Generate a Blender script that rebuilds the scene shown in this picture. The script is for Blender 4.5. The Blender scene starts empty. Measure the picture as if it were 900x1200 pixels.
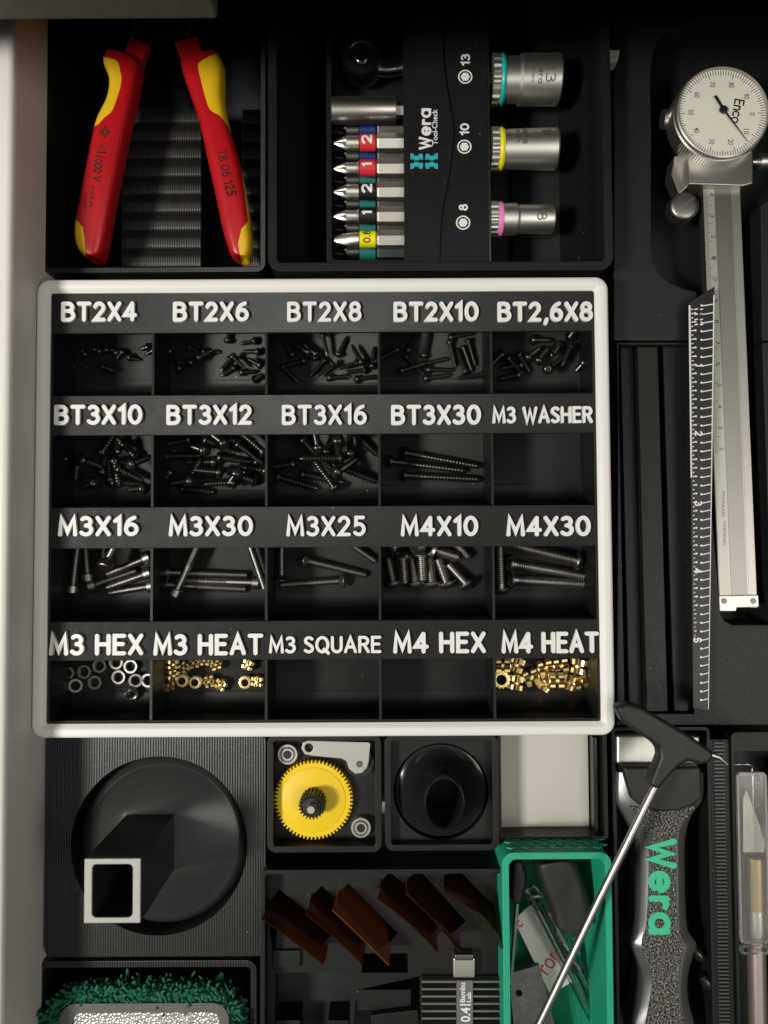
import bpy, bmesh, math, random
from mathutils import Vector, Matrix
from mathutils.geometry import tessellate_polygon
random.seed(7)
R = math.radians
SC = bpy.context.scene
COL = SC.collection
U = 0.001                                   # everything below is written in millimetres

# ------------------------------------------------------------------ camera
FPX, ZC, TILT, ROLL = 906.0, 342.0, R(2.2), R(-0.30)
cam = bpy.data.objects.new('camera', bpy.data.cameras.new('camera'))
COL.objects.link(cam)
cam.data.sensor_fit = 'HORIZONTAL'
cam.data.sensor_width = 36.0
cam.data.lens = 36.0 * FPX / 900.0
cam.data.clip_start, cam.data.clip_end = 0.01, 20.0
cam.location = (0, 0, ZC * U)
cam.rotation_euler = (TILT, 0, ROLL)
cam.data.dof.use_dof = True
cam.data.dof.focus_distance = 0.285
cam.data.dof.aperture_fstop = 13.0
SC.camera = cam
CR = Matrix.Rotation(ROLL, 3, 'Z') @ Matrix.Rotation(TILT, 3, 'X')

# ------------------------------------------------------------------ world and lamps
w = bpy.data.worlds.new('World')
SC.world = w
w.use_nodes = True
nt = w.node_tree
bg = nt.nodes['Background']
tc = nt.nodes.new('ShaderNodeTexCoord')
dp = nt.nodes.new('ShaderNodeVectorMath'); dp.operation = 'DOT_PRODUCT'
dp.inputs[1].default_value = Vector((0.10, -0.04, 1.0)).normalized()
nt.links.new(tc.outputs['Generated'], dp.inputs[0])
rp = nt.nodes.new('ShaderNodeValToRGB')
rp.color_ramp.elements[0].position = 0.70
rp.color_ramp.elements[0].color = (0.008, 0.008, 0.0075, 1)
rp.color_ramp.elements[1].position = 1.0
rp.color_ramp.elements[1].color = (1.0, 0.97, 0.91, 1)
nt.links.new(dp.outputs['Value'], rp.inputs[0])
nt.links.new(rp.outputs[0], bg.inputs[0])
bg.inputs[1].default_value = 0.62


def lamp(name, loc, target, size, power, col, sy=None):
    l = bpy.data.lights.new(name, 'AREA')
    l.shape = 'RECTANGLE'
    l.size, l.size_y = size * U, (sy or size) * U
    l.energy, l.color = power, col
    o = bpy.data.objects.new(name, l)
    COL.objects.link(o)
    o.location = Vector(loc) * U
    o.rotation_euler = (Vector(target) - Vector(loc)).to_track_quat('-Z', 'Y').to_euler()
    return o


lamp('ceiling_lamp', (-680, -190, 930), (0, 0, 40), 170, 11.5, (1.0, 0.965, 0.905))
lamp('room_lamp', (560, -160, 1000), (0, 0, 40), 420, 2.6, (1.0, 0.965, 0.90))
SC.view_settings.view_transform = 'Standard'
SC.view_settings.look = 'None'
SC.view_settings.exposure = 0.0
SC.view_settings.gamma = 1.0
SC.cycles.max_bounces = 8


# ------------------------------------------------------------------ pixel -> place
def P(px, py, z):
    d = CR @ Vector(((px - 450) / FPX, -(py - 600) / FPX, -1.0))
    t = (z - ZC) / d.z
    return Vector((t * d.x, t * d.y, z))


def PP(pts, z):
    return [P(x, y, z) for x, y in pts]


def toPx(v):
    d = CR.transposed() @ (Vector(v) - Vector((0, 0, ZC)))
    return 450 + FPX * d.x / -d.z, 600 - FPX * d.y / -d.z


def inside(pt, poly):
    x, y = pt
    c = False
    for i in range(len(poly)):
        (x1, y1), (x2, y2) = poly[i - 1], poly[i]
        if (y1 > y) != (y2 > y) and x < (x2 - x1) * (y - y1) / (y2 - y1) + x1:
            c = not c
    return c


# ------------------------------------------------------------------ materials
MATS = {}


def mat(name, col, rough=0.5, metal=0.0, bump=None, spec=0.5, trans=0.0, coat=0.0, aniso=0.0, var=0.0, ior=1.45, bstr=0.3, dust=0.0):
    m = bpy.data.materials.new(name)
    m.use_nodes = True
    n, L = m.node_tree.nodes, m.node_tree.links
    b = n['Principled BSDF']
    b.inputs['Base Color'].default_value = (*col, 1)
    b.inputs['Roughness'].default_value = rough
    b.inputs['Metallic'].default_value = metal
    b.inputs['Specular IOR Level'].default_value = spec
    b.inputs['Transmission Weight'].default_value = trans
    b.inputs['Coat Weight'].default_value = coat
    b.inputs['IOR'].default_value = ior
    g = n.new('ShaderNodeNewGeometry')
    mm = n.new('ShaderNodeVectorMath'); mm.operation = 'SCALE'
    mm.inputs['Scale'].default_value = 1000.0
    L.new(g.outputs['Position'], mm.inputs[0])
    pos = mm.outputs[0]

    def noise(sc, det=3.0):
        t = n.new('ShaderNodeTexNoise')
        t.inputs['Scale'].default_value = sc
        t.inputs['Detail'].default_value = det
        L.new(pos, t.inputs['Vector'])
        return t.outputs['Fac']

    def math_(op, a, b_):
        t = n.new('ShaderNodeMath'); t.operation = op
        for i, v in enumerate((a, b_)):
            if isinstance(v, (int, float)):
                t.inputs[i].default_value = v
            else:
                L.new(v, t.inputs[i])
        return t.outputs[0]
    if var:
        nz = noise(0.35, 5)
        mx = n.new('ShaderNodeMix'); mx.data_type = 'RGBA'
        L.new(nz, mx.inputs['Factor'])
        mx.inputs['A'].default_value = (*[c * (1 - var) for c in col], 1)
        mx.inputs['B'].default_value = (*[c * (1 + var) for c in col], 1)
        L.new(mx.outputs['Result'], b.inputs['Base Color'])
        rr = math_('ADD', rough - 0.12, math_('MULTIPLY', noise(0.9, 4), 0.24))
        L.new(rr, b.inputs['Roughness'])
    if dust:
        vt = n.new('ShaderNodeTexVoronoi'); vt.inputs['Scale'].default_value = 0.13
        L.new(pos, vt.inputs['Vector'])
        sp = math_('LESS_THAN', vt.outputs['Distance'], math_('MULTIPLY', noise(0.05, 1), dust))
        md = n.new('ShaderNodeMix'); md.data_type = 'RGBA'
        L.new(sp, md.inputs['Factor'])
        md.inputs['B'].default_value = (0.30, 0.29, 0.27, 1)
        src = b.inputs['Base Color'].links[0].from_socket if b.inputs['Base Color'].links else None
        if src:
            L.new(src, md.inputs['A'])
        else:
            md.inputs['A'].default_value = (*col, 1)
        L.new(md.outputs['Result'], b.inputs['Base Color'])
    h = None
    if bump in ('print', 'printh'):            # printed plastic: raster lines on top faces, layer lines on the sides
        sx = n.new('ShaderNodeSeparateXYZ'); L.new(pos, sx.inputs[0])
        sn = n.new('ShaderNodeSeparateXYZ'); L.new(g.outputs['True Normal'], sn.inputs[0])
        if bump == 'print':
            a = math_('ADD', sx.outputs[0], sx.outputs[1])
            top = math_('SINE', math_('MULTIPLY', a, 2 * math.pi / 1.05), 0)
        else:
            top = math_('SINE', math_('MULTIPLY', sx.outputs[0], 2 * math.pi / 0.95), 0)
        side = math_('SINE', math_('MULTIPLY', sx.outputs[2], 2 * math.pi / 0.55), 0)
        up = math_('GREATER_THAN', math_('ABSOLUTE', sn.outputs[2], 0), 0.6)
        h = math_('ADD', math_('MULTIPLY', top, up), math_('MULTIPLY', side, math_('SUBTRACT', 1.0, up)))
        h = math_('MULTIPLY', h, math_('ADD', 0.45, noise(0.25, 2)))
    elif bump == 'grain':
        h = noise(2.6, 2)
    elif bump == 'pebble_glint':
        cr = n.new('ShaderNodeValToRGB')  # dark and light specks in the colour imitate glints on the pebbles
        cr.color_ramp.elements[0].position, cr.color_ramp.elements[1].position = 0.42, 0.68
        cr.color_ramp.elements[0].color = (*[c * .30 for c in col], 1)
        cr.color_ramp.elements[1].color = (*[c * 2.3 for c in col], 1)
        L.new(noise(1.5, 2), cr.inputs[0])
        L.new(cr.outputs[0], b.inputs['Base Color'])
        h = math_('MULTIPLY', noise(1.5, 2), 5.0)
    elif bump == 'fine':
        h = noise(6.0, 2)
    elif bump == 'brush':
        sx = n.new('ShaderNodeMapping'); sx.inputs['Scale'].default_value = (0.08, 5, 1)
        L.new(pos, sx.inputs['Vector'])
        t = n.new('ShaderNodeTexNoise'); t.inputs['Scale'].default_value = 2.0
        L.new(sx.outputs[0], t.inputs['Vector']); h = t.outputs['Fac']
    elif bump == 'spark':
        t = n.new('ShaderNodeTexVoronoi'); t.inputs['Scale'].default_value = 1.1
        L.new(pos, t.inputs['Vector']); h = t.outputs['Distance']
    elif bump == 'soft':
        h = noise(0.15, 2)
    if h is not None:
        bp = n.new('ShaderNodeBump')
        bp.inputs['Strength'].default_value = bstr
        bp.inputs['Distance'].default_value = 0.0003
        L.new(h, bp.inputs['Height'])
        L.new(bp.outputs[0], b.inputs['Normal'])
    MATS[name] = m
    return m


BLK = mat('printed black plastic', (0.009, 0.0088, 0.0082), 0.40, bump='print', bstr=0.36, var=0.25, spec=0.4, dust=0.05)
BLKH = mat('printed black plastic straight raster', (0.0115, 0.0112, 0.0104), 0.40, bump='printh', bstr=0.22, var=0.35, spec=0.4, dust=0.05)
BLKD = mat('matt black plastic', (0.008, 0.008, 0.0076), 0.5, bump='fine', bstr=0.1, var=0.2, dust=0.045)
BLKC = mat('black case plastic', (0.009, 0.0088, 0.0082), 0.43, bump='fine', bstr=0.12, var=0.3, spec=0.36, dust=0.05)
GLOSS = mat('glossy black plastic', (0.012, 0.012, 0.012), 0.16, bump='soft', bstr=0.05)
SATIN = mat('satin black plastic', (0.026, 0.027, 0.0265), 0.28, bump='fine', bstr=0.03)
WHITE = mat('white printed plastic', (0.74, 0.725, 0.685), 0.45, bump='print', bstr=0.06)
LETTER = mat('white lettering', (0.76, 0.75, 0.72), 0.5, bump='fine', bstr=0.15)
PALE = mat('pale printed tip', (0.40, 0.395, 0.37), 0.55, bump='grain', bstr=0.4, var=0.12)
DRAWER = mat('cream painted steel', (0.72, 0.69, 0.63), 0.4, bump='fine', bstr=0.05, var=0.04)
CABW = mat('dark cabinet board', (0.06, 0.06, 0.045), 0.6, bump='fine', bstr=0.2, var=0.3)
PLATE = mat('pale smooth plate', (0.50, 0.48, 0.42), 0.25, bump='soft', bstr=0.06)
RED = mat('red insulating plastic', (0.42, 0.007, 0.011), 0.33, bump='fine', bstr=0.05, var=0.05)
YEL = mat('yellow grip plastic', (0.72, 0.45, 0.012), 0.38, bump='fine', bstr=0.06, var=0.05)
GEARY = mat('yellow gear plastic', (0.80, 0.55, 0.008), 0.42, bump='fine', bstr=0.1)
INK = mat('black ink', (0.018, 0.010, 0.010), 0.5)
STEEL = mat('bright steel', (0.54, 0.52, 0.475), 0.38, 1.0, bump='brush', bstr=0.05)
CALST = mat('dull brushed caliper steel', (0.44, 0.425, 0.385), 0.40, 1.0, bump='brush', bstr=0.08)
CALD = mat('darker brushed steel', (0.30, 0.29, 0.265), 0.40, 1.0, bump='brush', bstr=0.08)
SATINST = mat('satin chrome', (0.76, 0.73, 0.67), 0.42, 1.0, bump='fine', bstr=0.06)
DSTEEL = mat('dark steel', (0.16, 0.155, 0.145), 0.38, 1.0)
CHROME = mat('black chrome', (0.40, 0.39, 0.37), 0.24, 1.0)
ZINC = mat('zinc steel screws', (0.27, 0.262, 0.243), 0.36, 1.0)
ALLOY = mat('grey alloy screws', (0.27, 0.26, 0.24), 0.37, 1.0)
BOX = mat('black oxide screws', (0.055, 0.054, 0.051), 0.25, 0.85)
BRASS = mat('brass', (0.78, 0.60, 0.28), 0.30, 1.0)
DIALW = mat('white dial face', (0.70, 0.67, 0.58), 0.35)
SCALEM = mat('satin scale strip', (0.46, 0.44, 0.39), 0.42, 0.6)
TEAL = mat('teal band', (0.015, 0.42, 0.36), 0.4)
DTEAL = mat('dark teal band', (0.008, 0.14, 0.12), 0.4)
YBAND = mat('bright yellow band', (0.80, 0.72, 0.01), 0.4)
PINK = mat('pink band', (0.80, 0.22, 0.50), 0.4)
REDB = mat('red band', (0.62, 0.03, 0.035), 0.4)
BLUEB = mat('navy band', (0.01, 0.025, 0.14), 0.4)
BLKB = mat('black band', (0.012, 0.012, 0.012), 0.4)
ETCH = mat('etched grey marking', (0.10, 0.095, 0.085), 0.6, 0.3)
GREEN = mat('green printed plastic', (0.016, 0.34, 0.195), 0.42, bump='printh', bstr=0.25, var=0.06)
GLET = mat('green lettering', (0.045, 0.50, 0.27), 0.5)
GFUZZ = mat('green chenille', (0.007, 0.115, 0.06), 0.8, var=0.3)
GREYP = mat('grey rubber rim', (0.10, 0.098, 0.088), 0.5, bump='fine', bstr=0.2)
SPARK = mat('coarse silver abrasive', (0.46, 0.45, 0.42), 0.35, 0.55, bump='spark', bstr=1.0, var=0.3)
GRIP = mat('pebbled grey grip with painted glints', (0.20, 0.195, 0.18), 0.32, 0.55, bump='pebble_glint', bstr=1.0, var=0.3)
GBODY = mat('grey moulded body', (0.20, 0.20, 0.195), 0.30, 0.7, bump='fine', bstr=0.05)
AMBER = mat('amber film', (0.36, 0.115, 0.022), 0.12, 0.0, trans=0.95, ior=1.55, bump='soft', bstr=0.5)
FIN = mat('grey anodised fin', (.20, .195, .185), .42, .55, bump='fine', bstr=.1)  # even grey, lighter than the black heat sink core
AMBER_BACKLIT = mat('amber film with painted backlight', (0.36, 0.105, 0.016), 0.14, 0.0, trans=0.7, ior=1.5, bump='soft', bstr=0.3)  # milkier amber copy: light shining through the film is put into its colour
CLEAR = mat('clear plastic', (0.93, 0.92, 0.90), 0.10, 0.0, trans=0.93, ior=1.38)
FROST = mat('frosted clear plastic', (0.85, 0.84, 0.80), 0.3, 0.0, trans=0.86, ior=1.4)
GLASS = mat('clear glass tube', (0.93, 0.95, 0.93), 0.03, 0.0, trans=1.0, ior=1.35)
PAPER = mat('white card', (0.70, 0.69, 0.65), 0.55)
REDINK = mat('red ink', (0.62, 0.03, 0.03), 0.5)
ROSE = mat('rosy anodised handle', (0.66, 0.54, 0.51), 0.30, 0.85)
SPECK = mat('grey speckled metal', (0.20, 0.20, 0.19), 0.5, 0.3, bump='grain', bstr=0.6, var=0.5)
CHAR = mat('charcoal rubber', (0.015, 0.0147, 0.0137), 0.5, bump='fine', bstr=0.1, var=0.1)


# ------------------------------------------------------------------ mesh helpers
class MB:
    def __init__(s):
        s.bm = bmesh.new()

    def prism(s, poly, z0, z1, holes=()):
        """outline (xy points) extruded from z0 to z1, with optional holes"""
        loops = [[Vector((p[0], p[1], 0)) for p in lp] for lp in [poly, *holes]]
        flat = [p for lp in loops for p in lp]
        vb = [s.bm.verts.new((p.x, p.y, z0)) for p in flat]
        vt = [s.bm.verts.new((p.x, p.y, z1)) for p in flat]
        if len(loops) == 1:
            s.bm.faces.new(vt)
            s.bm.faces.new(list(reversed(vb)))
        else:
            for tri in tessellate_polygon(loops):
                for vs in (vt, vb):
                    try:
                        s.bm.faces.new([vs[i] for i in tri])
                    except ValueError:
                        pass
        k = 0
        for lp in loops:
            m = len(lp)
            for i in range(m):
                a, b = k + i, k + (i + 1) % m
                s.bm.faces.new((vb[a], vb[b], vt[b], vt[a]))
            k += m
        return s

    def box(s, x0, x1, y0, y1, z0, z1):
        return s.prism([(x0, y0), (x1, y0), (x1, y1), (x0, y1)], z0, z1)

    def rings(s, rings, cap=True, close=False):
        vs = [[s.bm.verts.new(p) for p in r] for r in rings]
        fs = []
        n = len(vs)
        for k in range(n if close else n - 1):
            a, b = vs[k], vs[(k + 1) % n]
            for i in range(len(a)):
                j = (i + 1) % len(a)
                fs.append(s.bm.faces.new((a[i], a[j], b[j], b[i])))
        if cap and not close:
            s.bm.faces.new(list(reversed(vs[0])))
            s.bm.faces.new(vs[-1])
        return fs

    def lathe(s, prof, org, axis, seg=24, cap=True, sx=1.0):
        """prof: (distance along axis, radius)"""
        ax = Vector(axis).normalized()
        q = Vector((0, 0, 1)).rotation_difference(ax).to_matrix()
        org = Vector(org)
        rs = []
        for d, r in prof:
            rs.append([org + ax * d + q @ Vector((sx * max(r, 1e-3) * math.cos(2 * math.pi * i / seg), max(r, 1e-3) * math.sin(2 * math.pi * i / seg), 0)) for i in range(seg)])
        s.rings(rs, cap)
        return s

    def tube(s, pts, r, seg=10):
        pts = [Vector(p) for p in pts]
        rr = r if isinstance(r, (list, tuple)) else [r] * len(pts)
        rs = []
        up = Vector((0, 0, 1))
        for k, p in enumerate(pts):
            t = (pts[min(k + 1, len(pts) - 1)] - pts[max(k - 1, 0)]).normalized()
            a = t.cross(up)
            if a.length < 1e-3:
                a = t.cross(Vector((0, 1, 0)))
            a.normalize()
            b = a.cross(t)
            rs.append([p + (a * math.cos(2 * math.pi * i / seg) + b * math.sin(2 * math.pi * i / seg)) * rr[k] for i in range(seg)])
        s.rings(rs)
        return s

    def quad(s, pts):
        s.bm.faces.new([s.bm.verts.new(p) for p in pts])
        return s

    def done(s, name, m, parent=None, bevel=0.0, ang=35, seg=2, local=False):
        bmesh.ops.recalc_face_normals(s.bm, faces=s.bm.faces[:])
        if bevel:
            ed = [e for e in s.bm.edges if len(e.link_faces) == 2 and e.calc_face_angle(0) > R(40)]
            bmesh.ops.bevel(s.bm, geom=ed, offset=bevel, segments=seg, profile=0.5, affect='EDGES', clamp_overlap=True)
        bmesh.ops.scale(s.bm, vec=(U, U, U), verts=s.bm.verts[:])
        me = bpy.data.meshes.new(name)
        s.bm.to_mesh(me)
        s.bm.free()
        me.polygons.foreach_set('use_smooth', [True] * len(me.polygons))
        me.set_sharp_from_angle(angle=R(ang))
        me.materials.append(m)
        o = bpy.data.objects.new(name, me)
        COL.objects.link(o)
        if bevel:
            wn = o.modifiers.new('weighted_normal', 'WEIGHTED_NORMAL')
            wn.keep_sharp = True
            wn.weight = 80
        if parent:
            setpar(o, parent, local)
        return o


def setpar(o, parent, local=False):
    o.parent = parent
    if not local:
        o.matrix_parent_inverse = root_matrix(parent).inverted()


def root_matrix(p):
    mtx = p.matrix_basis.copy()
    while p.parent:
        mtx = p.parent.matrix_basis @ p.matrix_parent_inverse @ mtx if False else p.parent.matrix_basis @ (p.matrix_parent_inverse @ mtx)
        p = p.parent
    return mtx


def thing(name, label, cat, loc=(0, 0, 0), group=None):
    o = bpy.data.objects.new(name, None)
    COL.objects.link(o)
    o.empty_display_size = 0.005
    o.location = Vector(loc) * U
    return tag(o, label, cat, group)


def tag(o, label, cat, group=None):
    o['label'], o['category'] = label, cat
    if group:
        o['group'] = group
    return o


def rrect(x0, x1, y0, y1, r, n=6):
    out = []
    for cx, cy, a in ((x1 - r, y1 - r, 0), (x0 + r, y1 - r, 90), (x0 + r, y0 + r, 180), (x1 - r, y0 + r, 270)):
        for k in range(n + 1):
            t = R(a + 90 * k / n)
            out.append((cx + r * math.cos(t), cy + r * math.sin(t)))
    return out


def pxrect(x0, y0, x1, y1, z):
    a, b = P(x0, (y0 + y1) / 2, z), P(x1, (y0 + y1) / 2, z)
    c, d = P((x0 + x1) / 2, y1, z), P((x0 + x1) / 2, y0, z)
    return a.x, b.x, c.y, d.y


def world_prism(pxs, z):
    return [(p.x, p.y) for p in PP(pxs, z)]


def circ(c, r, n=48, ry=None):
    return [(c[0] + r * math.cos(2 * math.pi * i / n), c[1] + (ry or r) * math.sin(2 * math.pi * i / n)) for i in range(n)]


def interp(pts, n):
    """resample a polyline with a Catmull-Rom spline"""
    out = []
    m = len(pts) - 1
    for k in range(n + 1):
        t = k / n * m
        i = min(int(t), m - 1)
        f = t - i
        p = [Vector(pts[max(0, min(m, j))]) for j in (i - 1, i, i + 1, i + 2)]
        out.append(0.5 * ((2 * p[1]) + (p[2] - p[0]) * f + (2 * p[0] - 5 * p[1] + 4 * p[2] - p[3]) * f * f + (3 * p[1] - p[0] - 3 * p[2] + p[3]) * f ** 3))
    return out


def loft2(mb, L, Rr, z, t, rows=80, n=32, e=0.6):
    """rounded body between a left and a right outline given in photo pixels at height z"""
    Ls, Rs = interp(L, rows), interp(Rr, rows)
    rings = []
    for k in range(rows + 1):
        zz = z(k / rows) if callable(z) else z
        tt = t(k / rows) if callable(t) else t
        a, b = P(Ls[k][0], Ls[k][1], zz + tt * .5), P(Rs[k][0], Rs[k][1], zz + tt * .5)
        a.z = b.z = zz
        c, h = (a + b) / 2, (b - a) / 2
        ring = []
        for i in range(n):
            th = 2 * math.pi * i / n
            cc, ss = math.cos(th), math.sin(th)
            ring.append(c + h * math.copysign(abs(cc) ** e, cc) + Vector((0, 0, tt * math.copysign(abs(ss) ** e, ss))))
        rings.append(ring)
    return mb.rings(rings)


def text_bm(s, offset=0.0, extrude=0.1, spacing=1.0, slant=0.0):
    cu = bpy.data.curves.new('tmp', 'FONT')
    cu.body, cu.offset, cu.extrude, cu.space_character, cu.shear = s, offset, extrude, spacing, slant
    cu.resolution_u = 4
    o = bpy.data.objects.new('tmp', cu)
    COL.objects.link(o)
    bpy.context.view_layer.update()
    me = bpy.data.meshes.new_from_object(o.evaluated_get(bpy.context.evaluated_depsgraph_get()))
    bpy.data.objects.remove(o)
    bpy.data.curves.remove(cu)
    bm = bmesh.new()
    bm.from_mesh(me)
    bpy.data.meshes.remove(me)
    return bm


def text(name, s, cx, cy, wpx, hpx, z, m, parent, rot=0.0, th=0.2, offset=0.012, spacing=1.0, frame=None, slant=0.0):
    """flat or raised lettering, fitted to a box of wpx by hpx photo pixels (before turning by rot degrees); bottom at z"""
    bm = text_bm(s, offset, 0.1, spacing, slant)
    xs = [v.co.x for v in bm.verts]; ys = [v.co.y for v in bm.verts]
    k = (ZC - z) / FPX
    sx, sy = wpx * k / (max(xs) - min(xs)), hpx * k / (max(ys) - min(ys))
    mx, my = (max(xs) + min(xs)) / 2, (max(ys) + min(ys)) / 2
    c = P(cx, cy, z)
    rm = Matrix.Rotation(R(rot), 3, 'Z')
    for v in bm.verts:
        q = rm @ Vector(((v.co.x - mx) * sx, (v.co.y - my) * sy, 0))
        zz = th if v.co.z > 0 else 0.0
        v.co = frame(q, zz) if frame else Vector((c.x + q.x, c.y + q.y, z + zz))
    mb = MB(); mb.bm.free(); mb.bm = bm
    return mb.done(name, m, parent, ang=30)


def open_bin(name, label, px, ztop, floor, wall=1.6, r=3.5, m=None, group=None, base=0.0, holes=None, cat='bin'):
    """a printed storage bin: walls, floor and a bevelled rim, from photo-pixel corners at its rim height"""
    x0, x1, y0, y1 = pxrect(*px, ztop)
    t = thing(name, label, cat, ((x0 + x1) / 2, (y0 + y1) / 2, base), group)
    b = MB()
    b.prism(rrect(x0, x1, y0, y1, r), base, ztop, [rrect(x0 + wall, x1 - wall, y0 + wall, y1 - wall, max(r - wall, 0.6))])
    b.done('wall', m or BLK, t, bevel=0.5)
    b = MB()
    b.prism(rrect(x0 + wall * .5, x1 - wall * .5, y0 + wall * .5, y1 - wall * .5, r * .8), base + 0.2, floor)
    b.done('floor_panel', m or BLK, t)
    return t, (x0, x1, y0, y1)


# ------------------------------------------------------------------ the drawer and the cabinet over it
WX = P(49, 640, 54).x
t = thing('drawer', 'cream painted steel drawer holding all the black bins, its side running down the left', 'drawer', (0, 0, -6))
MB().box(WX - 60, 190, -235, 330, -6, 0).done('base_panel', DRAWER, t)
b = MB(); b.prism([(WX - 60, -235), (WX, -235), (WX, 330), (WX - 60, 330)], 0.05, 80)
b.done('side_panel', DRAWER, t, bevel=2.5, seg=3)
t = thing('cabinet', 'dark cabinet edge hanging over the far end of the open drawer', 'cabinet', (0, 180, 118))
ye = P(130, 24, 118).y
xa = P(256, 24, 118).x
b = MB(); b.box(-240, xa, ye, ye + 26, 118, 150); b.done('front_rail', CABW, t, bevel=1.2)
b = MB(); b.box(-240, 320, ye + 26.2, ye + 300, 120, 150); b.done('top_panel', BLKD, t, bevel=0.8)
b = MB(); b.box(xa + .2, 320, ye + 2, ye + 26, 126, 150); b.done('runner', BLKD, t, bevel=0.8)

# ------------------------------------------------------------------ the white rimmed screw tray
ZT, ZS, ZF = 62.5, 60.5, 38.0
tl, tr, br, bl = P(42, 327, ZT), P(713, 323.5, ZT), P(722, 862, ZT), P(36, 866, ZT)
X0, X1 = (tl.x + bl.x) / 2, (tr.x + br.x) / 2
Y1, Y0 = (tl.y + tr.y) / 2, (bl.y + br.y) / 2
tray = thing('screw_tray', 'black compartment tray with white rim and raised white lettering, full of screws', 'organizer', ((X0 + X1) / 2, (Y0 + Y1) / 2, 0.1))
prof = [(0, 50), (0, ZT - 1.2), (0.4, ZT - .3), (1.2, ZT), (3.0, ZT), (3.6, ZT - .25), (4.4, ZT - 1.0), (4.9, ZT - 1.3), (4.9, 50)]
b = MB(); b.rings([[Vector((p[0], p[1], z)) for p in rrect(X0 + d, X1 - d, Y0 + d, Y1 - d, max(4.8 - d, .8), 8)] for d, z in prof], cap=False, close=True)
b.done('rim', WHITE, tray, ang=50)
cx = [P(p, 550, ZS).x for p in (55, 178.5, 312, 444.5, 577, 698)]
sy1 = [P(450, p, ZS).y for p in (342, 462, 593, 727)]
sy0 = [P(450, p, ZS).y for p in (389, 508.5, 641, 772.5)]
cy0 = [P(450, p, ZS).y for p in (461.5, 592.5, 726.5, 852)]
b = MB()
b.prism(rrect(X0 + 1, X1 - 1, Y0 + 1, Y1 - 1, 4), 0.1, ZF)
b.prism(rrect(X0 + 1, X1 - 1, Y0 + 1, Y1 - 1, 4), ZF + .01, 51, [rrect(X0 + 5, X1 - 5, Y0 + 5, Y1 - 5, 1)])
IX0, IX1, IY0, IY1 = X0 + 4.95, X1 - 4.95, Y0 + 4.95, Y1 - 4.95
b.prism(rrect(X0 + 4.92, X1 - 4.92, Y0 + 4.92, Y1 - 4.92, 1), 51.01, ZS, [rrect(IX0 + .9, IX1 - .9, IY0 + .9, IY1 - .9, .6)])
b.done('body', BLK, tray)
for k in range(4):
    b = MB()
    ya, yb = sy1[k], sy0[k]
    b.prism([(IX0 + .8, yb), (IX1 - .8, yb), (IX1 - .8, ya), (IX0 + .8, ya)], ZS - 1.6, ZS + .02)
    b.box(IX0 + .8, IX1 - .8, ya - 1.0, ya - .02, ZF, ZS - 1.59)
    b.done('label_shelf', BLK, tray, bevel=0.12, seg=1)
    # scooped front of the row of compartments
    yf = cy0[k]
    rad = 8.0
    pr = [(yf - .4, ZF + .02), (yf + rad, ZF + .02)]
    arc = [(yf + rad - rad * math.sin(R(a)), ZF + rad - rad * math.cos(R(a))) for a in range(0, 91, 10)]
    pts = arc + [(yf, ZS - 1.7), (yf - .4, ZS - 1.7), (yf - .4, ZF - .5)]
    b = MB()
    b.rings([[Vector((x, p[0], p[1])) for p in pts] for x in (IX0 + .85, IX1 - .85)])
    for dy in (0.2, 1.9):
        b.box(IX0 + 1, IX1 - 1, yf + rad + dy, yf + rad + dy + .35, ZF - .1, ZF + .35)
    b.done('scoop', BLKC, tray, ang=25)
for x in cx[1:-1]:
    for k in range(4):
        b = MB(); b.box(x - .45, x + .45, cy0[k] - .1, sy0[k] + 14, ZF + .03, ZS - 1.62)
        b.box(x - .45, x + .45, cy0[k] + .05, sy0[k] - .02, ZS - 1.61, ZS - .05)
        b.done('partition', BLKC, tray)
def arc(cx_, cy_, rx, ry, a0, a1, n=12):
    return [(cx_ + rx * math.cos(R(a0 + (a1 - a0) * i / n)), cy_ + ry * math.sin(R(a0 + (a1 - a0) * i / n))) for i in range(n + 1)]


def spl(*p, n=14):
    return [(v.x, v.y) for v in interp([(*q, 0) for q in p], n)]


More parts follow.
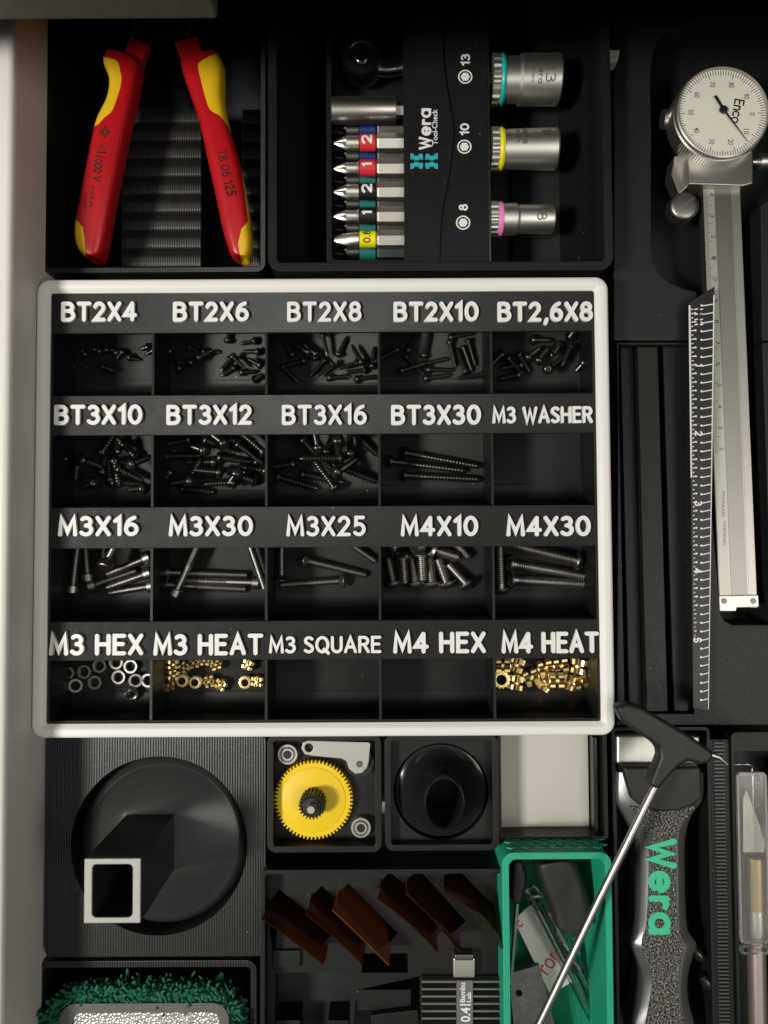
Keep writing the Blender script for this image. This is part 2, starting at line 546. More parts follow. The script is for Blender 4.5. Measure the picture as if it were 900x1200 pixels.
GLYPH = {
    'B': (.63, [[(0, 0), (0, 1)], [(0, 1)] + arc(.33, .77, .24, .23, 90, -90) + [(0, .54)], [(0, .54)] + arc(.35, .27, .28, .27, 90, -90) + [(0, 0)]]),
    'T': (.66, [[(0, 1), (.66, 1)], [(.33, 1), (.33, 0)]]),
    '2': (.56, [arc(.27, .73, .26, .27, 165, -38) + [(.02, 0), (.56, 0)]]),
    '3': (.54, [arc(.24, .765, .25, .235, 140, -90), arc(.24, .27, .30, .27, 90, -145)]),
    '4': (.64, [[(.46, 0), (.46, 1)], [(.46, 1), (0, .27), (.64, .27)]]),
    '5': (.54, [[(.50, 1), (.09, 1), (.07, .57)] + arc(.24, .31, .30, .31, 105, -140)]),
    '6': (.58, ['o', arc(.29, .30, .29, .30, 0, 360, 26), spl((.0, .30), (.05, .62), (.20, .86), (.46, 1.0))]),
    '8': (.58, ['o', arc(.29, .77, .24, .23, 0, 360, 24), arc(.29, .28, .29, .28, 0, 360, 26)]),
    '1': (.26, [[(0, .80), (.24, 1), (.24, 0)]]),
    '0': (.64, ['o', arc(.32, .5, .32, .5, 0, 360, 30)]),
    'X': (.62, [[(0, 0), (.62, 1)], [(0, 1), (.62, 0)]]),
    'M': (.84, [[(0, 0), (.07, 1), (.42, .16), (.77, 1), (.84, 0)]]),
    'W': (.98, [[(0, 1), (.25, 0), (.49, .84), (.73, 0), (.98, 1)]]),
    'A': (.70, [[(0, 0), (.35, 1), (.70, 0)], [(.13, .33), (.57, .33)]]),
    'S': (.52, [spl((.49, .90), (.30, 1.0), (.06, .90), (.05, .68), (.27, .52), (.49, .34), (.48, .10), (.24, 0), (.01, .10), n=26)]),
    'H': (.64, [[(0, 0), (0, 1)], [(.64, 0), (.64, 1)], [(0, .52), (.64, .52)]]),
    'E': (.52, [[(.52, 1), (0, 1), (0, 0), (.52, 0)], [(0, .53), (.45, .53)]]),
    'R': (.60, [[(0, 0), (0, 1)], [(0, 1)] + arc(.30, .75, .27, .25, 90, -90) + [(0, .50)], [(.30, .50), (.60, 0)]]),
    'Q': (.80, ['o', arc(.39, .5, .39, .5, 0, 360, 30), [(.50, .18), (.82, -.10)]]),
    'U': (.62, [[(0, 1)] + arc(.31, .31, .31, .31, 180, 360) + [(.62, 1)]]),
    'e': (.62, [[(.04, .36), (.64, .36)], arc(.33, .36, .33, .36, 6, 318)]),
    'r': (.40, [[(.06, 0), (.06, .68)], spl((.06, .40), (.14, .58), (.26, .66), (.40, .62), n=8)]),
    'a': (.68, ['o', arc(.33, .36, .33, .36, 0, 360, 26), [(.66, .72), (.66, 0)]]),
    ',': (.10, [[(.10, .02), (.02, -.22)]]),
    ' ': (.16, []),
    'n': (.46, [[(0, 0), (0, .68)], spl((0, .44), (.12, .62), (.30, .67), (.45, .52), (.46, 0))]),
    'c': (.52, [arc(.32, .34, .32, .34, 48, 312)]),
    'o': (.60, ['o', arc(.30, .34, .30, .34, 0, 360, 26)]),
    '.': (.06, [[(0, .02), (.04, .02)]]),
    '7': (.56, [[(0, 1), (.56, 1), (.16, 0)]]),
    '9': (.58, ['o', arc(.29, .70, .29, .30, 0, 360, 26), spl((.58, .70), (.53, .38), (.38, .14), (.12, 0))]),
}


def ribbon(pl, hw):
    n = len(pl)
    pv = [Vector((x, y)) for x, y in pl]
    dirs = [(pv[i + 1] - pv[i]).normalized() for i in range(n - 1)]
    lf, rt = [], []
    for i in range(n):
        if 0 < i < n - 1:
            a_, c_ = dirs[i - 1], dirs[i]
            na, nc = Vector((-a_.y, a_.x)), Vector((-c_.y, c_.x))
            m_ = (na + nc)
            m_ = m_.normalized() if m_.length > 1e-4 else na
            k_ = hw / max(.42, m_.dot(na))
            lf.append(pv[i] + m_ * k_); rt.append(pv[i] - m_ * k_)
        else:
            d_ = dirs[0] if i == 0 else dirs[-1]
            n_ = Vector((-d_.y, d_.x))
            lf.append(pv[i] + n_ * hw); rt.append(pv[i] - n_ * hw)
    def cap_(c_, v_):
        return [c_ + Matrix.Rotation(-math.pi * j / 7, 2) @ v_ for j in range(1, 7)]
    return lf + cap_(pv[-1], lf[-1] - pv[-1]) + rt[::-1] + cap_(pv[0], rt[0] - pv[0])


def stroke_text(name, s_, cx_, cy_, wpx, hpx, z, m, parent, th, wt, gap=.30, rot=0.0, sk=1.0):
    k_ = (ZC - z - th) / FPX
    H_ = hpx * k_ / (1 + 2 * wt)
    adv = 0
    pos = []
    for ch in s_:
        pos.append(adv)
        adv += GLYPH[ch][0] + gap
    tot = adv - gap + 2 * wt
    sx_ = wpx * k_ / tot
    c_ = P(cx_, cy_, z + th)
    b_ = MB()
    j = 0
    for ch, p_ in zip(s_, pos):
        cl_ = False
        for st_ in GLYPH[ch][1]:
            if st_ == 'o':
                cl_ = True
                continue
            tr_ = lambda q: ((q[0] + p_ + wt - tot / 2) * sx_, (q[1] - .5) * H_)
            pl_ = [tr_(q) for q in st_]
            hw_ = wt * H_
            j += 1
            zt_ = z + th + .012 * (j % 3)
            if cl_ and abs(pl_[0][0] - pl_[-1][0]) + abs(pl_[0][1] - pl_[-1][1]) < 1e-3:
                ctr = Vector((sum(q[0] for q in pl_[:-1]) / (len(pl_) - 1), sum(q[1] for q in pl_[:-1]) / (len(pl_) - 1)))
                o1, o2 = [], []
                m_ = len(pl_) - 1
                for i in range(m_):
                    t_ = Vector(pl_[(i + 1) % m_]) - Vector(pl_[i - 1])
                    n_ = Vector((t_.y, -t_.x)).normalized() * hw_
                    o1.append(Vector(pl_[i]) + n_); o2.append(Vector(pl_[i]) - n_)
                b_.prism([(c_.x + v.x, c_.y + v.y) for v in o1], z, zt_, [[(c_.x + v.x, c_.y + v.y) for v in o2]])
            else:
                b_.prism([(c_.x + v.x, c_.y + v.y) for v in ribbon(pl_, hw_)], z, zt_)
    if rot:
        bmesh.ops.rotate(b_.bm, cent=c_, matrix=Matrix.Rotation(R(rot), 3, 'Z'), verts=b_.bm.verts[:])
    return b_.done(name, m, parent, ang=40)


def ink_text(name, s_, wpx, hpx, z, m, parent, wt, frame, rot):
    """thin inked or etched strokes laid on a curved surface by frame(q, height)"""
    k_ = (ZC - z) / FPX
    pos, adv = [], 0
    for ch in s_:
        pos.append(adv)
        adv += GLYPH[ch][0] + .30
    tot = max(adv - .30, .01)
    H_ = hpx * k_ / (1 + 2 * wt)
    hw_ = wt * H_
    sx_ = (wpx * k_ - 2 * hw_) / tot
    rm_ = Matrix.Rotation(R(rot), 3, 'Z')
    b_ = MB()
    j = 0
    for ch, p_ in zip(s_, pos):
        for st_ in GLYPH[ch][1]:
            if st_ == 'o':
                continue
            j += 1
            pl_ = [Vector(((q[0] + p_ - tot / 2) * sx_, (q[1] - .5) * H_)) for q in st_]
            pts_ = [pl_[0]]
            for a_, c_ in zip(pl_, pl_[1:]):
                n_ = max(1, int((c_ - a_).length / .35))
                pts_ += [a_.lerp(c_, i / n_) for i in range(1, n_ + 1)]
            d0_, d1_ = (pts_[1] - pts_[0]).normalized(), (pts_[-1] - pts_[-2]).normalized()
            pts_ = [pts_[0] - d0_ * hw_ * .8] + pts_ + [pts_[-1] + d1_ * hw_ * .8]
            prev = None
            for i, p2 in enumerate(pts_):
                t_ = (pts_[min(i + 1, len(pts_) - 1)] - pts_[max(i - 1, 0)]).normalized()
                n2 = Vector((-t_.y, t_.x)) * hw_
                cur = []
                for f_ in (1, .33, -.33, -1):
                    e_ = p2 + n2 * f_
                    cur.append(b_.bm.verts.new(frame(rm_ @ Vector((e_.x, e_.y, 0)), .05 + .006 * (j % 3))))
                if prev:
                    for u_ in range(3):
                        b_.bm.faces.new((prev[u_], cur[u_], cur[u_ + 1], prev[u_ + 1]))
                prev = cur
    return b_.done(name, m, parent, ang=60)


ROWS = [
    (365, 24, [('BT2X4', 116, 90), ('BT2X6', 247, 90), ('BT2X8', 380, 88), ('BT2X10', 511, 101), ('BT2,6X8', 639, 113)]),
    (486, 24, [('BT3X10', 115, 104), ('BT3X12', 245, 101), ('BT3X16', 380, 100), ('BT3X30', 511, 106), ('M3 WASHER', 636, 118)]),
    (616.5, 24, [('M3X16', 115, 95), ('M3X30', 247, 99), ('M3X25', 382, 93), ('M4X10', 515, 91), ('M4X30', 643, 99)]),
    (755.5, 25, [('M3 HEX', 112.5, 110), ('M3 HEAT', 244, 128), ('M3 SQUARE', 381, 131), ('M4 HEX', 515, 108), ('M4 HEAT', 645, 113)])]
for y, h, items in ROWS:
    for s, x, wd in items:
        big = 20 if len(s) > 8 else h
        if ',' in s:
            big = h * 1.16
        bold = .105 if x < 500 and y < 700 and x > 300 or len(s) > 8 else .118
        hh = big if ',' in s else big
        stroke_text('raised_lettering', s, x, y - (2.5 if x > 500 else 0) * (y > 700), wd, h if ',' in s else big, ZS + .03, LETTER, tray, 1.3, bold, .34 if len(s) < 9 else .30)

# ------------------------------------------------------------------ screws, nuts and inserts
PROTO = {}


def threads(L, r, pitch, d0=0.0, depth=0.28, tip=0.0):
    pr = []
    n = max(2, int((L - d0 - tip) / pitch))
    for k in range(n):
        a = d0 + k * pitch
        pr += [(a, r - depth), (a + pitch * .35, r), (a + pitch * .65, r), (a + pitch * .98, r - depth)]
    pr.append((d0 + n * pitch, r - depth))
    if tip:
        pr += [(L - tip * .4, r * .5), (L, 0.05)]
    else:
        pr += [(L, r - depth - .15)]
    return pr


def screw_proto(key, L, r, hr, hh, kind, m, pitch, plain=0.0, tip=0.0, seg=12):
    """local +X runs from the underside of the head to the tip"""
    r_ = bpy.data.objects.new('screw', None)
    COL.objects.link(r_)
    b = MB()
    if kind == 'pan':
        pr = [(-hh, hr * .45), (-hh * .92, hr * .62), (-hh * .6, hr * .9), (-hh * .2, hr), (0, hr * .97), (0.01, r * .6)]
    elif kind == 'cap':
        pr = [(-hh, hr * .88), (-hh + .3, hr), (-.25, hr), (0, hr * .93), (.01, r * .6)]
    else:
        pr = [(-.25, hr * .97), (0, hr), (hh * .95, r * 1.05), (hh, r * .8)]
    b.lathe(pr, (0, 0, 0), (1, 0, 0), 20, cap=True)
    hd = b.done('head', m, r_, local=True)
    b = MB()
    back = (-.25 if kind == 'flat' else -hh) - .02
    b.lathe([(back, hr * .42), (back + .04, hr * .42)], (0, 0, 0), (1, 0, 0), 6)
    b.done('drive_socket', BLKB, hd, local=True)
    b = MB()
    pr = [(0.0, r * .96), (plain, r * .96)] if plain else [(0, r - .25)]
    pr += threads(L, r, pitch, plain + .02, min(.3, pitch * .35), tip)
    b.lathe(pr, (0, 0, 0), (1, 0, 0), seg)
    b.done('shaft', m, r_, local=True)
    PROTO[key] = (r_, L, r, hr, hh, kind)


screw_proto('bt24', 4, 1.0, 1.75, 1.4, 'pan', BOX, .8, tip=.8)
screw_proto('bt26', 6, 1.0, 1.75, 1.4, 'pan', BOX, .8, tip=.9)
screw_proto('bt28', 8, 1.0, 1.75, 1.4, 'pan', BOX, .8, tip=.9)
screw_proto('bt210', 10, 1.0, 1.75, 1.4, 'pan', BOX, .8, tip=.9)
screw_proto('bt268', 8, 1.3, 2.25, 1.7, 'pan', BOX, 1.0, tip=1)
screw_proto('bt310', 10, 1.45, 2.5, 1.9, 'pan', BOX, 1.15, tip=1.1)
screw_proto('bt312', 12, 1.45, 2.5, 1.9, 'pan', BOX, 1.15, tip=1.1)
screw_proto('bt316', 16, 1.45, 2.5, 1.9, 'pan', BOX, 1.15, tip=1.1)
screw_proto('bt330', 30, 1.5, 2.6, 1.9, 'pan', BOX, 1.25, plain=6, tip=1.0)
screw_proto('m316', 16, 1.5, 2.75, 3.0, 'cap', ZINC, .6)
screw_proto('m330', 30, 1.5, 2.75, 3.0, 'cap', ZINC, .6, plain=10)
screw_proto('m325', 25, 1.5, 3.0, 1.9, 'flat', ALLOY, .6)
screw_proto('m410', 10, 2.0, 3.7, 2.2, 'pan', ALLOY, .8)
screw_proto('m430', 30, 2.0, 3.7, 2.2, 'pan', ALLOY, .9, plain=2)
USED = set()


def kids(o):
    return [c for c in ALLCH.get(o.name, [])]


def dup(root):
    r = root.copy(); COL.objects.link(r)
    for c in list(root.children):
        k = c.copy(); COL.objects.link(k); k.parent = r
        for g in list(c.children):
            q = g.copy(); COL.objects.link(q); q.parent = k
    return r


def ordinal(k):
    return ['first', 'second', 'third', 'fourth', 'fifth', 'sixth', 'seventh', 'eighth', 'ninth', 'tenth', 'eleventh', 'twelfth', 'thirteenth',
            'fourteenth', 'fifteenth', 'sixteenth', 'seventeenth', 'eighteenth'][k]


def pointing(dx, dy):
    a = (math.degrees(math.atan2(-dy, dx)) + 360) % 360
    return ['right', 'upper right', 'up', 'upper left', 'left', 'lower left', 'down', 'lower right'][int((a + 22.5) // 45) % 8]


def fill(key, name, desc, cell, org, lst, dim=0, box=None):
    """screws given as head and tip in the pixels of an enlarged crop (x6.43) of one compartment"""
    root, L, r, hr, hh, kind = PROTO[key]
    F = 140 / 900.0
    items = []
    for q in lst:
        items.append((org[0] + q[0] * F, org[1] + q[1] * F, org[0] + q[2] * F, org[1] + q[3] * F, q[4] if len(q) > 4 else 0))
    for _ in range(dim):
        hx, hy = random.uniform(box[0], box[2]), random.uniform(box[1], box[3])
        a = random.uniform(0, 6.28)
        items.append((hx, hy, hx + math.cos(a) * L * 2.9, hy + math.sin(a) * L * 2.9, random.choice((0, 1))))
    order = sorted(range(len(items)), key=lambda i: items[i][0])
    placed = []
    for rank, i in enumerate(order):
        hx, hy, tx, ty, lev = items[i]
        zb = ZF + .05
        h = P(hx, hy, zb + hr + lev * 2.6)
        tpt = P(tx, ty, zb + r + lev * 2.6)
        # the head and the tip both touch the floor unless the screw is propped on its neighbours
        d = Vector((tpt.x - h.x, tpt.y - h.y, 0))
        hl = d.length
        d.normalize()
        drop = -(hr - r) / L
        if hl < L * .82:                       # seen foreshortened: leaning, one end raised
            ang = math.acos(max(.35, hl / L))
            drop = math.sin(ang) * (1 if i % 2 else -1)
            h.z = zb + (hr if drop > 0 else hr + L * -drop * 0 + .2) if drop > 0 else zb + hr + L * abs(drop) * .95
            drop = abs(drop) if drop > 0 else -abs(drop)
        d = Vector((d.x, d.y, 0)) * math.sqrt(max(0.05, 1 - drop * drop)) + Vector((0, 0, drop))
        o = root if key not in USED else dup(root)
        USED.add(key)
        o.name = name
        if kind == 'flat':
            h = h
        rot = Vector((1, 0, 0)).rotation_difference(d).to_matrix().to_4x4()
        rot = rot @ Matrix.Rotation(random.uniform(0, 1), 4, 'X')
        o.matrix_basis = Matrix.Translation(h * U) @ rot
        n = len(order)
        pos = 'leftmost' if rank == 0 else ('rightmost' if rank == n - 1 else ordinal(rank) + ' from the left')
        tag(o, f'{desc}, head toward the {pointing(hx - tx, hy - ty)}, {pos} in {cell}'.replace('toward the up', 'toward the label').replace('toward the label', 'toward the top').replace('toward the toper', 'toward the upper')
            .replace('toward the down', 'toward the bottom'), 'screw', f'screws in the {cell} compartment')


fill('bt24', 'tapping_screw', 'tiny black screw', 'BT2X4', (50, 385), [(790, 140, 700, 165), (830, 170, 760, 200), (660, 220, 740, 240), (600, 180, 560, 230), (480, 160, 420, 200)], 5, (75, 410, 150, 445))
fill('bt26', 'tapping_screw', 'small black screw', 'BT2X6', (180, 385), [(755, 95, 605, 125), (780, 175, 615, 170), (800, 275, 670, 205, 1), (600, 215, 690, 300, 1), (600, 300, 500, 365), (575, 235, 500, 330), (670, 330, 800, 325), (770, 380, 845, 365), (560, 85, 600, -40), (385, 175, 540, 180)], 5, (195, 400, 245, 440))
fill('bt28', 'tapping_screw', 'small black screw', 'BT2X8', (312, 385), [(430, 60, 465, 240, 1), (715, 250, 640, 115, 1), (800, 280, 815, 130), (545, 190, 610, 60), (490, 270, 370, 370, 1), (430, 245, 340, 350), (675, 260, 520, 310, 1), (735, 315, 560, 335), (480, 370, 640, 360), (690, 380, 840, 360)], 6, (330, 400, 372, 440))
fill('bt210', 'tapping_screw', 'black screw', 'BT2X10', (442, 385), [(355, 265, 555, 220), (390, 310, 580, 315), (370, 375, 590, 345), (550, 110, 600, 335), (665, 320, 600, 150), (655, 150, 715, 320), (690, 100, 745, 290), (560, 65, 740, 30), (785, 345, 590, 380, 1), (355, 200, 400, 20)], 4, (455, 410, 490, 438))
fill('bt268', 'tapping_screw', 'thicker black screw', 'BT2,6X8', (572, 385), [(345, 85, 490, 88), (300, 215, 420, 130), (380, 240, 470, 130, 1), (525, 135, 450, 235), (420, 335, 425, 300), (590, 200, 470, 290), (620, 145, 550, 300, 1), (620, 60, 640, 20), (690, 285, 670, 310), (155, 230, 250, 335), (235, 205, 320, 340)], 3, (585, 410, 610, 440))
fill('bt310', 'tapping_screw', 'black threaded screw', 'BT3X10', (50, 505), [(585, 290, 780, 385, 1), (545, 390, 720, 400), (715, 265, 820, 190), (690, 180, 600, 70), (790, 440, 640, 445), (565, 65, 610, 180, 1), (360, 235, 480, 280), (250, 350, 330, 240), (435, 400, 300, 430), (175, 290, 250, 220)], 4, (85, 525, 140, 570))
fill('bt312', 'tapping_screw', 'black threaded screw', 'BT3X12', (180, 505), [(405, 70, 635, 180, 1), (645, 105, 840, 260, 1), (825, 155, 680, 30, 2), (510, 200, 745, 238), (840, 298, 625, 268, 1), (730, 365, 570, 295, 2), (595, 388, 385, 400, 1), (490, 310, 260, 290, 1), (450, 232, 210, 238), (120, 190, 370, 185), (405, 158, 250, 100, 1), (230, 435, 470, 465), (310, 385, 130, 400), (255, 65, 60, 110), (660, 330, 560, 420), (780, 230, 660, 60), (560, 110, 420, 10)], 2, (195, 540, 230, 570))
fill('bt316', 'tapping_screw', 'long threaded black screw', 'BT3X16', (312, 505), [(550, 205, 225, 208, 2), (285, 75, 490, 290, 1), (405, 150, 350, -90), (455, 150, 560, -100), (550, 95, 550, 220, 1), (635, 165, 620, -90, 1), (640, -10, 835, 175), (535, 275, 330, 100), (510, 420, 340, 190, 1), (570, 280, 830, 380, 1), (285, 330, 560, 385), (100, 350, 400, 440), (545, 330, 700, 200)], 2, (330, 520, 350, 560))
fill('bt330', 'tapping_screw', 'very long black screw', 'BT3X30', (442, 505), [(220, 165, 790, 270), (110, 230, 670, 300), (215, 335, 790, 365)])
fill('m316', 'socket_screw', 'steel socket screw', 'M3X16', (50, 635), [(200, 0, 165, 300), (228, 330, 262, 40, 1), (340, 245, 315, -60), (475, -130, 455, 155), (545, 145, 620, -100), (765, 130, 470, 250, 1), (405, 318, 740, 205), (770, 245, 465, 352, 1), (795, 335, 525, 380)])
fill('m330', 'socket_screw', 'long steel socket screw', 'M3X30', (180, 635), [(125, 230, 740, 250), (745, 305, 135, 288), (115, 325, 735, 358), (178, 355, 430, -180, 2), (650, -200, 845, 370, 1)])
fill('m325', 'countersunk_screw', 'grey countersunk screw', 'M3X25', (312, 635), [(285, 135, 720, 240), (585, 290, 140, 322), (115, 290, 112, -150), (430, -130, 805, 130)])
fill('m410', 'machine_screw', 'stubby grey screw', 'M4X10', (442, 635), [(120, 310, 80, 120), (190, 120, 205, 320, 1), (290, 310, 255, 120), (335, 100, 345, 285, 1), (415, 310, 390, 120), (525, 310, 460, 130), (670, 310, 540, 170), (560, -20, 700, 125), (430, 60, 610, 115, 1), (120, 40, 300, -30), (300, 30, 390, -60)])
fill('m430', 'machine_screw', 'long thick grey screw', 'M4X30', (572, 635), [(665, 140, 130, 10, 1), (175, 165, 730, 258), (185, 285, 750, 318), (95, 355, 75, -250)])


def nuts():
    F = 140 / 900.
    b = MB()
    b.bm.free(); b.bm = bmesh.new()
    NS = 30
    def hx(i, k_):
        a_ = R(360 / NS * i)
        f_ = 2.72 / math.cos(((a_ + math.pi / 6) % (math.pi / 3)) - math.pi / 6)
        f_ = min(f_, k_)
        return f_ * math.cos(a_), f_ * math.sin(a_)
    rd3 = lambda r_, z: [Vector((r_ * math.cos(R(360 / NS * i)), r_ * math.sin(R(360 / NS * i)), z)) for i in range(NS)]
    b.rings([[Vector((*hx(i, 2.66), 0)) for i in range(NS)], [Vector((*hx(i, 3.1), .3)) for i in range(NS)], [Vector((*hx(i, 3.1), 2.0)) for i in range(NS)],
             [Vector((*hx(i, 2.62), 2.4)) for i in range(NS)], rd3(1.9, 2.4), rd3(1.5, 2.0), rd3(1.5, .4), rd3(1.9, 0)], close=True)
    pr = b.done('hex_nut', mat('satin nut steel', (.30, .29, .27), .46, 1.0, bump='fine', bstr=.1), ang=20)
    pts = [(190, 140, 1), (320, 140, 0), (435, 95, 0), (560, 70, 0), (668, 100, 0), (250, 240, 1), (400, 220, 0), (578, 180, 0), (705, 200, 2), (672, 290, 3), (800, 205, 0)]
    for k, (x, y, st) in enumerate(sorted(pts)):
        o = pr if k == 0 else pr.copy()
        if k:
            COL.objects.link(o)
        c = P(50 + x * F, 765 + y * F, ZF + 1.2)
        tl_ = {0: 0, 1: 12, 2: 8, 3: 35}[st]
        o.rotation_euler = (R(tl_), R(tl_ * .4), random.uniform(0, 1))
        o.location = (c + Vector((0, 0, -1.1 + (1.7 if st == 3 else .5 if st else 0)))) * U
        pos = 'leftmost' if k == 0 else 'rightmost' if k == 10 else ordinal(k) + ' from the left'
        tag(o, f'{"tilted " if st == 3 else ""}steel hex nut in the M3 HEX compartment, {pos}', 'nut', 'nuts in the M3 HEX compartment')


def inserts(r, L, org, pts, cell):
    F = 140 / 900.
    b = MB()
    seg = 28
    rings = []
    prof = [(0, r * .86, 0), (.25, r * .9, 0), (.45, r, 1), (L * .38, r, 1), (L * .42, r * .8, 0), (L * .56, r * .8, 0), (L * .6, r, 1), (L - .35, r, 1), (L - .3, r * .84, 0), (L, r * .82, 0), (L, r * .62, 0), (L * .5, r * .58, 0), (0, r * .62, 0)]
    for d, rr, kn in prof:
        rings.append([Vector((d, rr * (1 + (.10 if (i % 2) else -.07) * kn) * math.cos(2 * math.pi * i / seg), rr * (1 + (.10 if (i % 2) else -.07) * kn) * math.sin(2 * math.pi * i / seg))) for i in range(seg)])
    b.rings(rings, close=True)
    pr = b.done('brass_insert', BRASS, ang=25)
    n = len(pts)
    for k, (x, y, a, lev) in enumerate(sorted(pts)):
        o = pr if k == 0 else pr.copy()
        if k:
            COL.objects.link(o)
        c = P(org[0] + x * F, org[1] + y * F, ZF + r + lev * r * 1.2)
        if a is None:
            o.rotation_euler = (0, R(-90), 0)
            o.location = (c + Vector((0, 0, -r + .05))) * U
        else:
            dv = Vector((math.cos(R(a)), math.sin(R(a)), 0))
            o.rotation_euler = (random.uniform(0, 1), 0, R(a))
            o.location = (c - dv * L / 2) * U
        pos = 'leftmost' if k == 0 else 'rightmost' if k == n - 1 else ordinal(k) + ' from the left'
        tag(o, f'{"brass insert standing open end up" if a is None else "knurled brass insert lying on its side"} in the {cell} compartment, {pos}', 'insert', f'brass inserts in the {cell} compartment')


nuts()
inserts(2.35, 4.0, (180, 765), [(220, 208, None, 0), (318, 220, None, 0), (693, 220, None, 0), (425, 215, 10, 0), (510, 240, 60, 0), (785, 215, 85, 0), (475, 85, 20, 0), (715, 88, 70, 0), (145, 85, 90, 0), (150, 165, 80, 0), (235, 105, 40, 0), (125, 238, 20, 0), (310, 70, 10, 0), (390, 50, 0, 0)], 'M3 HEAT')
inserts(3.2, 6.0, (572, 765), [(92, 195, None, 0), (105, 90, 0, 0), (205, 85, 70, 0), (205, 220, 80, 0), (320, 185, 20, 0), (425, 110, 15, 0), (540, 95, 8, 0), (680, 100, 80, 0), (425, 225, 50, 0), (510, 205, 0, 1), (605, 220, 70, 0), (690, 215, 20, 0)], 'M4 HEAT')

# ------------------------------------------------------------------ pliers in their ridged bin
ZB = 54.0
t, (bx0, bx1, by0, by1) = open_bin('pliers_bin', 'black bin with ridged floor under the red and yellow pliers', (50, -40, 311, 319), ZB, 12, wall=1.8, m=BLK)
zr = 33.0
lo, hi = P(190, 312, zr).y, P(190, 128, zr).y
ptch = 7.35
rr = []
ys = lo
prof = []
n = int((hi - lo) / ptch * 10)
for k in range(n + 1):
    y = lo + (hi - lo) * k / n
    f = (k / 10.0) % 1.0
    prof.append((y, zr + 0.9 * (1 - abs(2 * f - 1)) ** .6))
ra, rb = P(143, 220, zr).x, P(236, 220, zr).x
pts = prof + [(hi, 12.3), (lo, 12.3)]
b = MB(); b.rings([[Vector((x, p[0], p[1])) for p in pts] for x in (ra, rb)])
b.done('ridged_rest', BLKH, t, ang=50)
rc, rd = P(284, 220, zr).x, bx1 - 2
b = MB(); b.rings([[Vector((x, p[0], p[1] - 1)) for p in pts] for x in (rc, rd)])
b.done('ridged_rest', BLKH, t, ang=50)
MB().box(bx0 + 2, bx1 - 2, by0 + 2, by0 + 5, 12.2, 32).done('end_step', BLKH, t, bevel=.4)

pl = thing('pliers', 'insulated pliers with red and yellow handles spread open on the ridged bin floor', 'pliers', (-85, 150, 30))


def handle(L, Rr, polys, z, tk):
    polys = [[(v.x, v.y) for v in interp([(*p, 0) for p in pg], 60)] if len(pg) > 6 else pg for pg in polys]
    mb = MB()
    loft2(mb, L, Rr, z, tk, rows=300, n=104, e=.7)
    bm = mb.bm
    bm.faces.ensure_lookup_table()
    ins = {f: next((i for i, pg in enumerate(polys) if inside(toPx(f.calc_center_median()), pg)), -1) for f in bm.faces}
    for v in bm.verts:
        st_ = {ins[f] for f in v.link_faces}
        if len(st_) > 1:
            pg = polys[max(st_)]
            q_ = Vector(toPx(v.co))
            best = None
            for i in range(len(pg)):
                a_, c_ = Vector(pg[i - 1]), Vector(pg[i])
                d_ = c_ - a_
                t_ = max(0, min(1, (q_ - a_).dot(d_) / max(1e-6, d_.length_squared)))
                e_ = a_ + d_ * t_
                if best is None or (e_ - q_).length < (best - q_).length:
                    best = e_
            if (best - q_).length < 1.6:
                v.co = P(best.x, best.y, v.co.z)
    g = MB()
    mp = {}
    kill = []
    for f in bm.faces:
        if ins[f] >= 0:
            vs = []
            for v in f.verts:
                if v.index not in mp or True:
                    key = tuple(round(q, 4) for q in v.co)
                    if key not in mp:
                        mp[key] = g.bm.verts.new(v.co)
                    vs.append(mp[key])
            g.bm.faces.new(vs)
            kill.append(f)
    bmesh.ops.delete(bm, geom=kill, context='FACES')
    h = mb.done('handle', RED, pl, ang=60)
    seen_ = set()
    g.bm.verts.ensure_lookup_table(); g.bm.verts.index_update()
    for v0 in g.bm.verts:
        if v0 in seen_:
            continue
        st_, isl = [v0], []
        seen_.add(v0)
        while st_:
            v = st_.pop(); isl.append(v)
            for e_ in v.link_edges:
                o2 = e_.other_vert(v)
                if o2 not in seen_:
                    seen_.add(o2); st_.append(o2)
        if len(isl) < 30:
            continue
        g2 = MB()
        mp2 = {v: g2.bm.verts.new(v.co) for v in isl}
        for f in {f for v in isl for f in v.link_faces}:
            g2.bm.faces.new([mp2[v] for v in f.verts])
        g2.done('grip', YEL, h, ang=60)
    g.bm.free()
    return h


ztop = 47.0
zf = lambda f: ztop - 1.0 + 3.5 * math.sin(math.pi * min(1, f * .9 + .1))
tf = lambda f: (5.6 if f < .93 else 5.6 * math.sqrt(max(.02, 1 - ((f - .93) / .07) ** 2)))
hl = handle([(124, 60), (120, 71), (127, 92), (124, 115), (111, 143), (101, 188), (93, 228), (87, 262), (88, 284), (97, 299), (108, 303)],
            [(161, 71), (165, 77), (162, 95), (157, 118), (151, 143), (142, 188), (134, 228), (128, 262), (124, 284), (119, 299), (112, 303.5)],
            [[(110, 66), (135, 70), (141, 84), (142, 96), (138, 112), (131, 130), (122, 138), (113, 147), (100, 150)], [(80, 258), (90, 258), (97, 266), (99, 280), (101, 310), (80, 310)]], zf, tf)
hr_ = handle([(211, 73), (212, 79), (217, 95), (225, 118), (233, 143), (243, 188), (252, 228), (259, 262), (265, 284), (271, 299), (282, 303)],
             [(255, 61), (261, 74), (262, 92), (262, 115), (267, 143), (280, 188), (288, 228), (293, 262), (295, 284), (293, 299), (287, 303.5)],
             [[(245, 66), (270, 66), (272, 150), (266, 146), (258, 136), (246, 128), (240, 112), (235, 92), (232, 76), (238, 70)], [(300, 255), (292, 258), (283, 268), (279, 285), (283, 310), (300, 310)],
              [(280, 172), (300, 172), (300, 262), (291, 262)]], zf, tf)
b = MB(); b.prism(world_prism([(151, 41), (174, 50), (165, 78), (142, 72)], 49), 44.5, 49)
b.done('collar', RED, pl, bevel=1.0, seg=3)
